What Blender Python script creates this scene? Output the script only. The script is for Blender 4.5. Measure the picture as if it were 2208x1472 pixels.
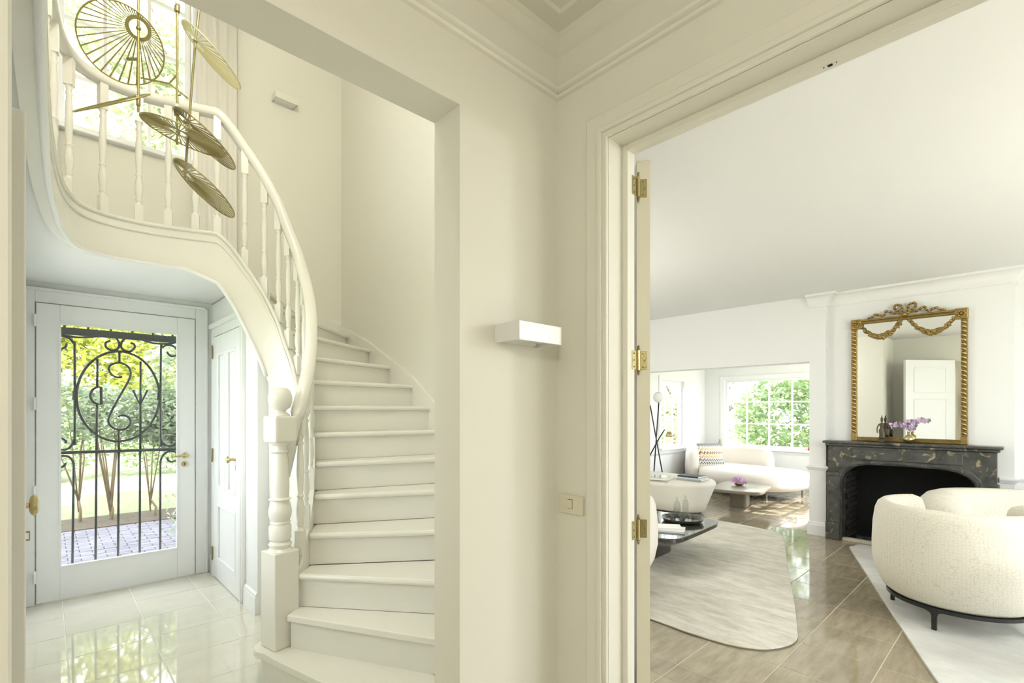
import bpy, bmesh, math, random
from mathutils import Vector, Matrix
random.seed(7)
scene = bpy.context.scene
C = scene.collection
for o in list(bpy.data.objects): bpy.data.objects.remove(o)

# ------------------------------------------------------------------ camera, sky, sun, exposure
F, CX, HY, H = 1062.0, 1104.0, 885.0, 1.42          # focal length in px, principal column, horizon row, eye height
TH = math.atan((2225 - CX) / F); cT, sT = math.cos(TH), math.sin(TH)
cd = bpy.data.cameras.new('camera'); cam = bpy.data.objects.new('camera', cd); C.objects.link(cam)
cd.sensor_width = 36.0; cd.lens = 36.0 * F / 2208.0; cd.shift_y = (HY - 736.0) / 2208.0
cd.clip_start = 0.02; cd.clip_end = 200
cam.location = (0, 0, H)
fw = Vector((cT, sT, 0)); rt = Vector((sT, -cT, 0)); up = Vector((0, 0, 1))
cam.rotation_euler = Matrix((rt, up, -fw)).transposed().to_euler()
scene.camera = cam

w = bpy.data.worlds.new('sky'); scene.world = w; w.use_nodes = True
nt = w.node_tree; bg = nt.nodes['Background']
bg.inputs[0].default_value = (0.88, 0.94, 1.0, 1); bg.inputs[1].default_value = 7.2
sd = bpy.data.lights.new('sun', 'SUN'); sd.energy = 15.0; sd.angle = 0.01; sd.color = (1.0, 0.95, 0.85)
sun = bpy.data.objects.new('sun', sd); C.objects.link(sun)
sun.rotation_euler = Vector((0.30, -1.0, 1.09)).to_track_quat('Z', 'Y').to_euler()
sun.location = (3, -10, 12)
vs = scene.view_settings
vs.view_transform = 'Standard'; vs.look = 'None'; vs.gamma = 1.0; vs.use_curve_mapping = False; vs.exposure = 0.0
WARM = (1.0, 0.95, 0.85); NEUT = (1.0, 0.985, 0.95)

# a pixel of the photograph gives a direction; the surface it lies on gives the distance
def ray(u, v):
    r = (u - CX) / F
    return Vector((cT + r * sT, sT - r * cT, (HY - v) / F))
def onx(u, v, x): d = ray(u, v); return Vector((0, 0, H)) + d * (x / d.x)
def ony(u, v, y): d = ray(u, v); return Vector((0, 0, H)) + d * (y / d.y)
def onz(u, v, z): d = ray(u, v); return Vector((0, 0, H)) + d * ((z - H) / d.z)

# ------------------------------------------------------------------ materials
def newmat(name):
    m = bpy.data.materials.new(name); m.use_nodes = True
    return m, m.node_tree.nodes, m.node_tree.links, m.node_tree.nodes['Principled BSDF']
def mat(name, col, rough=0.5, metal=0.0, spec=0.5, bump=0.0, bscale=60.0, coat=0.0, var=0.0, vscale=3.0, sheen=0.0):
    m, N, L, b = newmat(name)
    b.inputs['Base Color'].default_value = (*col, 1); b.inputs['Roughness'].default_value = rough
    b.inputs['Metallic'].default_value = metal; b.inputs['Specular IOR Level'].default_value = spec
    b.inputs['Coat Weight'].default_value = coat; b.inputs['Sheen Weight'].default_value = sheen
    tc = N.new('ShaderNodeTexCoord')
    if bump:
        n = N.new('ShaderNodeTexNoise'); n.inputs['Scale'].default_value = bscale; L.new(tc.outputs['Object'], n.inputs['Vector'])
        bp = N.new('ShaderNodeBump'); bp.inputs['Strength'].default_value = bump; bp.inputs['Distance'].default_value = 0.01
        L.new(n.outputs[0], bp.inputs['Height']); L.new(bp.outputs[0], b.inputs['Normal'])
    if var:
        n = N.new('ShaderNodeTexNoise'); n.inputs['Scale'].default_value = vscale; L.new(tc.outputs['Object'], n.inputs['Vector'])
        mx = N.new('ShaderNodeMix'); mx.data_type = 'RGBA'
        mx.inputs[6].default_value = (*[c * (1 - var) for c in col], 1); mx.inputs[7].default_value = (*[min(1, c * (1 + var)) for c in col], 1)
        L.new(n.outputs[0], mx.inputs[0]); L.new(mx.outputs[2], b.inputs['Base Color'])
    return m
M = {}
M['cream'] = mat('cream_wall_paint', (0.84, 0.825, 0.74), 0.6, bump=0.02, bscale=90)
M['ceil_cream'] = mat('cream_ceiling_paint', (0.81, 0.795, 0.70), 0.7)
M['trim'] = mat('cream_gloss_trim', (0.85, 0.835, 0.75), 0.28)
M['stair'] = mat('cream_stair_paint', (0.87, 0.857, 0.785), 0.24)
M['white'] = mat('white_wall_paint', (0.86, 0.865, 0.855), 0.6, bump=0.02, bscale=90)
M['whiteceil'] = mat('white_ceiling_paint', (0.87, 0.87, 0.855), 0.8)
M['wtrim'] = mat('white_gloss_trim', (0.88, 0.888, 0.885), 0.28)
M['brass'] = mat('brass', (0.58, 0.48, 0.27), 0.22, 1.0)
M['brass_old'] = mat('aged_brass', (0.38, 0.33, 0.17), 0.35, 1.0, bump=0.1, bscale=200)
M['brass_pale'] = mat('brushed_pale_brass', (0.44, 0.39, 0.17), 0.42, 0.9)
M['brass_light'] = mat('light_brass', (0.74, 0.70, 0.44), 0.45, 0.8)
M['brass_dk'] = mat('dark_brass', (0.33, 0.27, 0.12), 0.4, 1.0)
M['gold'] = mat('gilded_wood', (0.36, 0.25, 0.085), 0.36, 0.85, bump=0.35, bscale=70, var=0.35, vscale=25)
M['gold_dk'] = mat('dark_gilding', (0.24, 0.165, 0.055), 0.4, 0.8, bump=0.35, bscale=70, var=0.4, vscale=25)
M['gold_lt'] = mat('bright_gilding', (0.58, 0.42, 0.16), 0.3, 0.9)
M['iron'] = mat('painted_iron', (0.035, 0.042, 0.045), 0.4, bump=0.1, bscale=120)
M['black'] = mat('black_metal', (0.012, 0.012, 0.013), 0.4)
M['bronze'] = mat('dark_bronze', (0.10, 0.085, 0.06), 0.38, 0.8, bump=0.3, bscale=120)
M['plastic'] = mat('cream_switch_plastic', (0.78, 0.74, 0.60), 0.4)
M['dark'] = mat('dark_slot', (0.02, 0.02, 0.02), 0.8)
M['soot'] = mat('sooty_iron', (0.012, 0.012, 0.012), 0.8, bump=0.3, bscale=40)
M['sootbrick'] = mat('sooty_brick', (0.035, 0.030, 0.027), 0.85, bump=0.4, bscale=50, var=0.4, vscale=9)
M['grout'] = mat('pale_grout', (0.62, 0.57, 0.46), 0.8)
M['grout_pale'] = mat('white_grout', (0.82, 0.79, 0.70), 0.8)
M['bark'] = mat('grey_brown_bark', (0.20, 0.15, 0.09), 0.9, bump=0.5, bscale=40, var=0.3, vscale=8)
M['soil'] = mat('dark_soil', (0.085, 0.065, 0.045), 0.95, bump=0.9, bscale=30, var=0.6, vscale=14)
M['lawn'] = mat('lawn', (0.22, 0.25, 0.13), 0.9, bump=0.8, bscale=60, var=0.35, vscale=6)
M['sand'] = mat('paving_joint_sand', (0.06, 0.055, 0.055), 0.95)
M['glassbottle'] = None
def glass(name, tint=(1, 1, 1), refl=0.06):
    m, N, L, b = newmat(name); N.remove(b)
    t = N.new('ShaderNodeBsdfTransparent'); t.inputs[0].default_value = (*tint, 1)
    g = N.new('ShaderNodeBsdfGlossy'); g.inputs['Roughness'].default_value = 0.0
    lw = N.new('ShaderNodeLayerWeight'); lw.inputs[0].default_value = 0.5
    pw = N.new('ShaderNodeMath'); pw.operation = 'POWER'; pw.inputs[1].default_value = 4.0; L.new(lw.outputs['Facing'], pw.inputs[0])
    f = N.new('ShaderNodeMath'); f.operation = 'MULTIPLY_ADD'; f.inputs[1].default_value = 0.7; f.inputs[2].default_value = refl * 0.5; L.new(pw.outputs[0], f.inputs[0])
    mx = N.new('ShaderNodeMixShader'); L.new(f.outputs[0], mx.inputs[0]); L.new(t.outputs[0], mx.inputs[1]); L.new(g.outputs[0], mx.inputs[2])
    L.new(mx.outputs[0], N['Material Output'].inputs[0]); return m
M['pane'] = glass('window_glass'); M['glassbottle'] = glass('clear_glass', (0.93, 0.94, 0.93))
m, N, L, b = newmat('mirror_glass'); b.inputs['Base Color'].default_value = (0.9, 0.91, 0.88, 1); b.inputs['Metallic'].default_value = 1; b.inputs['Roughness'].default_value = 0.0; M['mirror'] = m
def emit(name, col, s):
    m, N, L, b = newmat(name); b.inputs['Base Color'].default_value = (0.9, 0.9, 0.88, 1)
    b.inputs['Emission Color'].default_value = (*col, 1); b.inputs['Emission Strength'].default_value = s; return m

def stone(name, c1, c2, rough, rnd=0.12, scale=(2.2, 9, 4)):
    m, N, L, b = newmat(name)
    geo = N.new('ShaderNodeNewGeometry'); mp = N.new('ShaderNodeMapping'); mp.inputs['Scale'].default_value = scale
    L.new(geo.outputs['Position'], mp.inputs[0])
    n = N.new('ShaderNodeTexNoise'); n.inputs['Scale'].default_value = 2.2; n.inputs['Detail'].default_value = 9; n.inputs['Roughness'].default_value = 0.65; L.new(mp.outputs[0], n.inputs['Vector'])
    cr = N.new('ShaderNodeValToRGB'); cr.color_ramp.elements[0].position = 0.33; cr.color_ramp.elements[1].position = 0.68
    cr.color_ramp.elements[0].color = (*c1, 1); cr.color_ramp.elements[1].color = (*c2, 1); L.new(n.outputs[0], cr.inputs[0])
    oi = N.new('ShaderNodeObjectInfo'); ma = N.new('ShaderNodeMapRange'); ma.inputs[3].default_value = 1 - rnd; ma.inputs[4].default_value = 1 + rnd
    L.new(oi.outputs['Random'], ma.inputs[0])
    mx = N.new('ShaderNodeMix'); mx.data_type = 'RGBA'; mx.blend_type = 'MULTIPLY'; mx.inputs[0].default_value = 1
    L.new(cr.outputs[0], mx.inputs[6]); L.new(ma.outputs[0], mx.inputs[7]); L.new(mx.outputs[2], b.inputs['Base Color'])
    b.inputs['Roughness'].default_value = rough; b.inputs['Specular IOR Level'].default_value = 0.8
    return m
M['tile'] = stone('polished_beige_limestone', (0.27, 0.225, 0.155), (0.41, 0.355, 0.255), 0.07)
M['tile_glare'] = stone('glare_lightened_limestone', (0.72, 0.69, 0.59), (0.78, 0.755, 0.66), 0.035, 0.03, (2, 3, 2))  # pale stone made lighter still, so the floor's glare sits in its colour
M['brick'] = stone('lilac_grey_paving_brick', (0.115, 0.11, 0.135), (0.17, 0.16, 0.19), 0.8, 0.18, (6, 6, 6))
def marble():
    m, N, L, b = newmat('black_veined_marble'); tc = N.new('ShaderNodeTexCoord')
    n = N.new('ShaderNodeTexNoise'); n.inputs['Scale'].default_value = 5; n.inputs['Detail'].default_value = 8; n.inputs['Distortion'].default_value = 1.6; L.new(tc.outputs['Object'], n.inputs['Vector'])
    cr = N.new('ShaderNodeValToRGB'); e = cr.color_ramp.elements
    e[0].position = 0.30; e[0].color = (0.035, 0.037, 0.035, 1); e[1].position = 0.60; e[1].color = (0.085, 0.085, 0.08, 1)
    L.new(n.outputs[0], cr.inputs[0])
    v = N.new('ShaderNodeTexNoise'); v.inputs['Scale'].default_value = 9; v.inputs['Detail'].default_value = 4; v.inputs['Distortion'].default_value = 2.2; L.new(tc.outputs['Object'], v.inputs['Vector'])
    c2 = N.new('ShaderNodeValToRGB'); e = c2.color_ramp.elements; e[0].position = 0.60; e[0].color = (0, 0, 0, 1); e[1].position = 0.70; e[1].color = (1, 1, 1, 1)
    L.new(v.outputs[0], c2.inputs[0]); mx = N.new('ShaderNodeMix'); mx.data_type = 'RGBA'; mx.inputs[7].default_value = (0.36, 0.30, 0.18, 1)
    L.new(c2.outputs[0], mx.inputs[0]); L.new(cr.outputs[0], mx.inputs[6]); L.new(mx.outputs[2], b.inputs['Base Color']); b.inputs['Roughness'].default_value = 0.28
    return m
M['marble'] = marble()
def fabric(name, col, pattern=False, rough=0.9):
    m, N, L, b = newmat(name); tc = N.new('ShaderNodeTexCoord'); b.inputs['Roughness'].default_value = rough; b.inputs['Specular IOR Level'].default_value = 0.15
    n = N.new('ShaderNodeTexNoise'); n.inputs['Scale'].default_value = 260; L.new(tc.outputs['Object'], n.inputs['Vector'])
    bp = N.new('ShaderNodeBump'); bp.inputs['Strength'].default_value = 0.25; bp.inputs['Distance'].default_value = 0.004; L.new(n.outputs[0], bp.inputs['Height'])
    b.inputs['Base Color'].default_value = (*col, 1)
    if pattern:
        v = N.new('ShaderNodeTexVoronoi'); v.feature = 'DISTANCE_TO_EDGE'; v.inputs['Scale'].default_value = 52; v.inputs['Randomness'].default_value = 0.55; L.new(tc.outputs['Object'], v.inputs['Vector'])
        cr = N.new('ShaderNodeValToRGB'); e = cr.color_ramp.elements; e[0].position = 0.02; e[0].color = (*[c * 0.86 for c in col], 1); e[1].position = 0.08; e[1].color = (*col, 1)
        L.new(v.outputs[0], cr.inputs[0]); L.new(cr.outputs[0], b.inputs['Base Color'])
    L.new(bp.outputs[0], b.inputs['Normal']); return m
M['boucle'] = fabric('cream_jacquard', (0.78, 0.745, 0.64), True); M['wool'] = fabric('ivory_upholstery', (0.82, 0.79, 0.71)); M['wool_pink'] = fabric('blush_ivory_upholstery', (0.84, 0.78, 0.72))
def rugmat(name, c1, c2, scale):
    m, N, L, b = newmat(name); tc = N.new('ShaderNodeTexCoord'); mp = N.new('ShaderNodeMapping'); mp.inputs['Scale'].default_value = scale
    mp.inputs['Rotation'].default_value = (0, 0, 0.12); L.new(tc.outputs['Object'], mp.inputs[0])
    n = N.new('ShaderNodeTexNoise'); n.inputs['Scale'].default_value = 1.6; n.inputs['Detail'].default_value = 10; n.inputs['Roughness'].default_value = 0.7; L.new(mp.outputs[0], n.inputs['Vector'])
    cr = N.new('ShaderNodeValToRGB'); e = cr.color_ramp.elements; e[0].position = 0.35; e[0].color = (*c1, 1); e[1].position = 0.62; e[1].color = (*c2, 1)
    L.new(n.outputs[0], cr.inputs[0]); L.new(cr.outputs[0], b.inputs['Base Color']); b.inputs['Roughness'].default_value = 0.85; b.inputs['Specular IOR Level'].default_value = 0.2
    bp = N.new('ShaderNodeBump'); bp.inputs['Strength'].default_value = 0.2; bp.inputs['Distance'].default_value = 0.01; L.new(n.outputs[0], bp.inputs['Height']); L.new(bp.outputs[0], b.inputs['Normal'])
    return m
M['rug'] = rugmat('silky_cream_rug', (0.54, 0.51, 0.43), (0.76, 0.735, 0.66), (7, 2.2, 1)); M['rug2'] = rugmat('silvery_cream_rug', (0.60, 0.60, 0.57), (0.75, 0.74, 0.70), (3, 1.5, 1))
M['rugedge'] = mat('rug_binding', (0.22, 0.19, 0.13), 0.9)
def zigzag():
    m, N, L, b = newmat('zigzag_weave'); tc = N.new('ShaderNodeTexCoord'); sp = N.new('ShaderNodeSeparateXYZ'); L.new(tc.outputs['Generated'], sp.inputs[0])
    def mth(op, a, bb=None, **k):
        n = N.new('ShaderNodeMath'); n.operation = op
        for i, q in enumerate((a, bb)):
            if q is None: continue
            if isinstance(q, (int, float)): n.inputs[i].default_value = q
            else: L.new(q, n.inputs[i])
        return n.outputs[0]
    zz = mth('ADD', sp.outputs[2], mth('MULTIPLY', mth('PINGPONG', mth('MULTIPLY', sp.outputs[0], 13), 0.5), 0.22))
    cr = N.new('ShaderNodeValToRGB'); cr.color_ramp.interpolation = 'CONSTANT'; e = cr.color_ramp.elements
    cols = [(0, (.85, .82, .74)), (.10, (.05, .05, .06)), (.16, (.80, .77, .70)), (.24, (.20, .22, .25)), (.32, (.82, .79, .7)), (.40, (.72, .42, .22)), (.47, (.86, .80, .68)), (.55, (.80, .50, .28)), (.60, (.15, .13, .12)), (.66, (.84, .80, .7)), (.76, (.70, .56, .36)), (.84, (.86, .82, .72)), (.93, (.3, .3, .3))]
    e[0].position = 0; e[0].color = (*cols[0][1], 1); e[1].position = cols[1][0]; e[1].color = (*cols[1][1], 1)
    for p, c_ in cols[2:]:
        q = e.new(p); q.color = (*c_, 1)
    L.new(zz, cr.inputs[0]); L.new(cr.outputs[0], b.inputs['Base Color']); b.inputs['Roughness'].default_value = 0.9
    return m
M['zigzag'] = zigzag()
M['lacquer'] = mat('dark_lacquer', (0.05, 0.048, 0.042), 0.12, coat=0.5); M['taupe'] = mat('taupe_lacquer', (0.26, 0.225, 0.18), 0.3)
M['paper'] = mat('white_paper', (0.85, 0.84, 0.80), 0.6); M['navy'] = mat('navy_cover', (0.03, 0.04, 0.07), 0.5); M['greycover'] = mat('grey_green_cover', (0.35, 0.40, 0.38), 0.5); M['palecover'] = mat('pale_cover', (0.75, 0.76, 0.74), 0.5)
M['petal'] = mat('lilac_petal', (0.74, 0.58, 0.78), 0.6, var=0.25, vscale=60); M['petal_pink'] = mat('pink_petal', (0.74, 0.48, 0.72), 0.6, var=0.25, vscale=60); M['stem'] = mat('green_stem', (0.10, 0.13, 0.05), 0.6)
M['red'] = mat('red_glaze', (0.6, 0.04, 0.03), 0.4); M['opal'] = mat('opal_glass', (0.88, 0.88, 0.86), 0.3); M['curtain'] = fabric('sheer_white_curtain', (0.86, 0.84, 0.78)); M['screen'] = mat('black_screen', (0.01, 0.01, 0.012), 0.2)
def leaf(name, c1, c2):
    m, N, L, b = newmat(name); N.remove(b); geo = N.new('ShaderNodeNewGeometry')
    mx = N.new('ShaderNodeMix'); mx.data_type = 'RGBA'; mx.inputs[6].default_value = (*c1, 1); mx.inputs[7].default_value = (*c2, 1); L.new(geo.outputs['Random Per Island'], mx.inputs[0])
    d = N.new('ShaderNodeBsdfPrincipled'); d.inputs['Roughness'].default_value = 0.45; L.new(mx.outputs[2], d.inputs['Base Color'])
    t = N.new('ShaderNodeBsdfTranslucent'); L.new(mx.outputs[2], t.inputs[0]); s = N.new('ShaderNodeMixShader'); s.inputs[0].default_value = 0.4
    L.new(d.outputs[0], s.inputs[1]); L.new(t.outputs[0], s.inputs[2]); L.new(s.outputs[0], N['Material Output'].inputs[0]); return m
M['leaf_y'] = leaf('yellow_green_leaves', (0.30, 0.36, 0.05), (0.62, 0.62, 0.16)); M['leaf_g'] = leaf('green_leaves', (0.17, 0.27, 0.11), (0.42, 0.52, 0.27)); M['leaf_p'] = leaf('pale_green_leaves', (0.36, 0.42, 0.24), (0.72, 0.75, 0.54)); M['leaf_s'] = leaf('grey_green_leaves', (0.20, 0.27, 0.15), (0.50, 0.55, 0.42))

# ------------------------------------------------------------------ mesh helpers
class MB:
    def __init__(s): s.v = []; s.f = []
    def add(s, vs, fs):
        n = len(s.v); s.v += [tuple(p) for p in vs]; s.f += [tuple(i + n for i in q) for q in fs]; return s
    def box(s, a, b):
        x0, y0, z0 = [min(a[i], b[i]) for i in range(3)]; x1, y1, z1 = [max(a[i], b[i]) for i in range(3)]
        return s.add([(x0,y0,z0),(x1,y0,z0),(x1,y1,z0),(x0,y1,z0),(x0,y0,z1),(x1,y0,z1),(x1,y1,z1),(x0,y1,z1)],
                     [(3,2,1,0),(4,5,6,7),(0,1,5,4),(1,2,6,5),(2,3,7,6),(3,0,4,7)])
    def obox(s, c, ax, ay, az, hx, hy, hz):
        c, ax, ay, az = Vector(c), Vector(ax), Vector(ay), Vector(az)
        P = [c + ax*hx*i + ay*hy*j + az*hz*k for k in (-1,1) for (i,j) in ((-1,-1),(1,-1),(1,1),(-1,1))]
        return s.add(P, [(3,2,1,0),(4,5,6,7),(0,1,5,4),(1,2,6,5),(2,3,7,6),(3,0,4,7)])
    def prism(s, poly, z0, z1):                       # plan polygon extruded in z
        n = len(poly)
        if sum(poly[i][0]*poly[(i+1)%n][1]-poly[(i+1)%n][0]*poly[i][1] for i in range(n)) < 0: poly = poly[::-1]
        return s.add([(p[0],p[1],z0) for p in poly]+[(p[0],p[1],z1) for p in poly],
                     [tuple(range(n-1,-1,-1)), tuple(range(n,2*n))]+[(i,(i+1)%n,n+(i+1)%n,n+i) for i in range(n)])
    def loft(s, rings, cap=True, closed=True, loop=False):
        n = len(rings[0]); base = [p for r in rings for p in r]; fs = []
        m = len(rings)
        for k in range(m if loop else m-1):
            k2 = (k+1) % m
            for i in range(n if closed else n-1):
                j = (i+1) % n; fs.append((k*n+i, k*n+j, k2*n+j, k2*n+i))
        if cap and not loop: fs += [tuple(range(n-1,-1,-1)), tuple(range((m-1)*n, m*n))]
        return s.add(base, fs)
    def tube(s, pts, r, seg=8, loop=False):
        pts = [Vector(p) for p in pts]; m = len(pts); rr = r if isinstance(r, (list, tuple)) else [r]*m; rings = []; prev = None
        for k, p in enumerate(pts):
            if loop: t = pts[(k+1) % m] - pts[k-1]
            else: t = pts[min(k+1, m-1)] - pts[max(k-1, 0)]
            t.normalize()
            if prev is None: a = t.cross(Vector((0.13, 0.27, 0.95)));  a = a if a.length > .2 else t.cross(Vector((1,0,0)))
            else: a = prev - t * prev.dot(t)
            a.normalize(); b = t.cross(a); prev = a
            rings.append([p + a*rr[k]*math.cos(2*math.pi*i/seg) + b*rr[k]*math.sin(2*math.pi*i/seg) for i in range(seg)])
        return s.loft(rings, loop=loop)
    def lathe(s, prof, o=(0,0,0), seg=16, axis='z'):
        rings = []
        for (r, z) in prof:
            ring = []
            for i in range(seg):
                a = 2*math.pi*i/seg; x, y = max(r,1e-4)*math.cos(a), max(r,1e-4)*math.sin(a)
                if axis == 'x': q = (z, x, y)
                elif axis == 'y': q = (x, z, -y)
                else: q = (x, y, z)
                ring.append((o[0]+q[0], o[1]+q[1], o[2]+q[2]))
            rings.append(ring)
        return s.loft(rings)
    def ball(s, c, r, seg=12, sc=(1,1,1)):
        c = Vector(c); rings = []
        for k in range(seg//2+1):
            t = math.pi*k/(seg//2); q = max(math.sin(t), 1e-3)
            rings.append([c + Vector((r*sc[0]*q*math.cos(2*math.pi*i/seg), r*sc[1]*q*math.sin(2*math.pi*i/seg), -r*sc[2]*math.cos(t))) for i in range(seg)])
        return s.loft(rings)
    def sheet(s, rows):                               # open grid of points
        n = len(rows[0]); return s.add([p for r in rows for p in r], [(k*n+i,k*n+i+1,(k+1)*n+i+1,(k+1)*n+i) for k in range(len(rows)-1) for i in range(n-1)])
    def build(s, name, mt, parent=None, smooth=False, bevel=0.0, sub=0, loc=None):
        me = bpy.data.meshes.new(name); org = Vector(loc) if loc is not None else Vector((0,0,0))
        if parent is not None: org = Vector(parent.get('_org', (0,0,0))) if loc is None else Vector(loc)
        me.from_pydata([tuple(Vector(p)-org) for p in s.v], [], s.f); me.update()
        me.materials.append(M[mt] if isinstance(mt, str) else mt)
        ob = bpy.data.objects.new(name, me); C.objects.link(ob)
        if parent is not None:
            ob.parent = parent; po = Vector(parent.get('_org', (0,0,0))); ob.location = org - po; ob['_org'] = tuple(org)
        else: ob.location = org; ob['_org'] = tuple(org)
        if smooth:
            for p in me.polygons: p.use_smooth = True
            if smooth != 'all':
                bm = bmesh.new(); bm.from_mesh(me)
                for e in bm.edges:
                    if len(e.link_faces) == 2 and e.calc_face_angle(0) > math.radians(40): e.smooth = False
                bm.to_mesh(me); bm.free()
        if bevel:
            md = ob.modifiers.new('bevel', 'BEVEL'); md.width = bevel; md.segments = 2; md.limit_method = 'ANGLE'; md.angle_limit = math.radians(40)
        if sub:
            md = ob.modifiers.new('sub', 'SUBSURF'); md.levels = sub; md.render_levels = sub
        return ob
def tag(o, label=None, cat=None, group=None, kind=None):
    for k, v in (('label', label), ('category', cat), ('group', group), ('kind', kind)):
        if v: o[k] = v
    return o
def thing(name, label=None, cat=None, loc=(0,0,0), group=None, kind=None):
    o = bpy.data.objects.new(name, None); o.empty_display_size = 0.05; C.objects.link(o); o.location = loc; o['_org'] = tuple(loc); return tag(o, label, cat, group, kind)
def copy(o, loc, parent=None, rz=None):               # a copy sharing mesh data; loc in world coordinates
    c = o.copy(); C.objects.link(c); po = Vector(parent['_org']) if parent else Vector((0,0,0)); c.parent = parent
    c.location = Vector(loc) - po; c['_org'] = tuple(loc)
    if rz is not None: c.rotation_euler = (0,0,rz)
    return c
def struct(name, mb, mt, label, **k): return tag(mb.build(name, mt, **k), label, k.get('cat', name.split('_')[0]), kind='structure')
def cr(pts, n=8, loop=False):                         # Catmull-Rom through points
    pts = [Vector(p) for p in pts]; m = len(pts); out = []
    for i in range(m if loop else m-1):
        if loop: a, b, c, d = pts[i-1], pts[i], pts[(i+1)%m], pts[(i+2)%m]
        else: a, b, c, d = pts[max(i-1,0)], pts[i], pts[i+1], pts[min(i+2,m-1)]
        for j in range(n):
            t = j/n; out.append(0.5*((2*b)+(c-a)*t+(2*a-5*b+4*c-d)*t*t+(3*b-a-3*c+d)*t**3))
    if not loop: out.append(pts[-1])
    return out
def wallbox(mb, axis, p0, p1, u0, u1, z0, z1, holes=()):   # wall slab across `axis`, with rectangular holes (u0,u1,z0,z1)
    us = sorted({u0, u1, *[min(max(h[i],u0),u1) for h in holes for i in (0,1)]}); zs = sorted({z0, z1, *[min(max(h[i],z0),z1) for h in holes for i in (2,3)]})
    for i in range(len(us)-1):
        j = 0
        while j < len(zs)-1:
            um = (us[i]+us[i+1])/2
            inh = lambda k: any(h[0] < um < h[1] and h[2] < (zs[k]+zs[k+1])/2 < h[3] for h in holes)
            if inh(j): j += 1; continue
            k = j
            while k+1 < len(zs)-1 and not inh(k+1): k += 1
            if axis == 'x': mb.box((p0,us[i],zs[j]),(p1,us[i+1],zs[k+1]))
            else: mb.box((us[i],p0,zs[j]),(us[i+1],p1,zs[k+1]))
            j = k+1
    return mb
def S(name, label, mt, *boxes, **k):
    mb = MB()
    for a, b in boxes: mb.box(a, b)
    return struct(name, mb, mt, label, **k)
def profile_run(mb, prof, pts, up=(0,0,1)):           # sweep profile [(out, z)] along a plan polyline; `out` is to the right of travel; mitred
    pts = [Vector((p[0], p[1], 0)) for p in pts]; n = len(pts); rings = []
    for k in range(n):
        d0 = (pts[k]-pts[k-1]).normalized() if k else None; d1 = (pts[k+1]-pts[k]).normalized() if k < n-1 else None
        if d0 is None: d0 = d1
        if d1 is None: d1 = d0
        n0 = Vector((d0.y,-d0.x,0)); n1 = Vector((d1.y,-d1.x,0)); b = (n0+n1); b = b / max(b.length_squared/2, 1e-6)
        rings.append([pts[k] + b*o + Vector((0,0,z)) for (o, z) in prof])
    mb.loft(rings); return mb

# ------------------------------------------------------------------ the setting: walls, floors, ceilings
HZ, LZ, SZ, UZ = 2.72, 2.735, 2.30, 5.6      # ceilings: near hall, living room, sun room, upper floor
YA0, YA1, XB0, XB1 = 1.16, 1.29, 1.32, 1.47  # near hall's two walls
ZL = 2.548                                    # landing floor (14 risers of 0.182)
OPL, OPR, OPT = -0.045, 0.887, 2.322
mb = MB(); wallbox(mb, 'y', YA0, YA1, -2.55, XB0, 0, HZ, [(OPL, OPR, -1, OPT)]); mb.box((-1.6, YA0, HZ), (XB0, YA1, UZ))
struct('wall_front', mb, 'cream', 'cream hall wall with the square opening to the staircase')
mb = MB(); wallbox(mb, 'x', XB0, XB1, -2.05, YA0, 0, HZ, [(-0.12, 0.94, -1, 2.30)]); mb.box((XB0, YA0, 0), (XB1, 1.78, UZ))
struct('wall_right', mb, 'cream', 'cream hall wall with the doorway to the living room')
S('wall_back', 'cream wall behind the viewer in the near hall', 'cream', ((-2.55, -2.05, 0), (XB1, -1.9, HZ)))
S('wall_left', 'cream wall on the far left of the near hall', 'cream', ((-2.55, -1.9, 0), (-2.4, YA0, HZ)))
mb = MB(); mb.box((XB0, 1.78, 0), (2.4, 1.90, UZ)); mb.box((2.26, 1.90, 0), (2.4, 5.0, UZ)); 
struct('wall_stair_right', mb, 'cream', 'cream wall rising along the right of the winding stairs')
FD = (-0.025, 0.915, 2.185)
mb = MB(); wallbox(mb, 'y', 5.0, 5.2, -1.6, 2.4, 2.36, UZ, [(0.06, 0.92, 3.57, 5.29)])
struct('wall_stair_back', mb, 'cream', 'cream upper wall with the big landing window')
mb = MB(); wallbox(mb, 'y', 5.0, 5.2, -1.6, 2.4, -0.1, 2.36, [(FD[0], FD[1], -1, FD[2])])
struct('wall_entry', mb, 'white', 'white entry wall around the glazed front door')
mb = MB(); wallbox(mb, 'x', -0.24, -0.12, YA1, 5.0, 0, 2.36, [(2.0, 4.5, 0.95, 2.12)]); struct('wall_entry_left', mb, 'white', 'white wall at the left of the entry under the gallery')
S('wall_upper_left', 'cream upper wall left of the gallery', 'cream', ((-1.75, YA0, 2.36), (-1.6, 5.2, UZ)))
mb = MB(); mb.box((1.07, 3.70, 0), (1.15, 5.0, 2.35)); struct('wall_closet', mb, 'white', 'white cupboard wall under the stairs')
S('ceiling', 'cream ceiling of the near hall', 'ceil_cream', ((-2.55, -2.05, HZ), (XB1, YA0, HZ+0.16)))
S('ceiling_stair', 'cream ceiling high above the staircase', 'ceil_cream', ((-1.75, YA0, UZ), (2.4, 5.2, UZ+0.15)))
S('ceiling_living', 'white living room ceiling', 'whiteceil', ((XB1, -3.35, LZ), (2.4, 1.78, LZ+0.15)), ((2.4, -3.35, LZ), (6.62, 4.85, LZ+0.15)))
S('ceiling_sunroom', 'white ceiling of the sun room', 'whiteceil', ((6.6, 1.1, SZ), (10.2, 4.85, SZ+0.15)))
S('wall_roof_mass', 'plain upper storey of the house above the rooms', 'white', ((2.42, -3.35, 2.95), (6.6, 5.2, 5.75)), ((-2.55, -3.35, 2.95), (2.42, 1.14, 5.75)))
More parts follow.
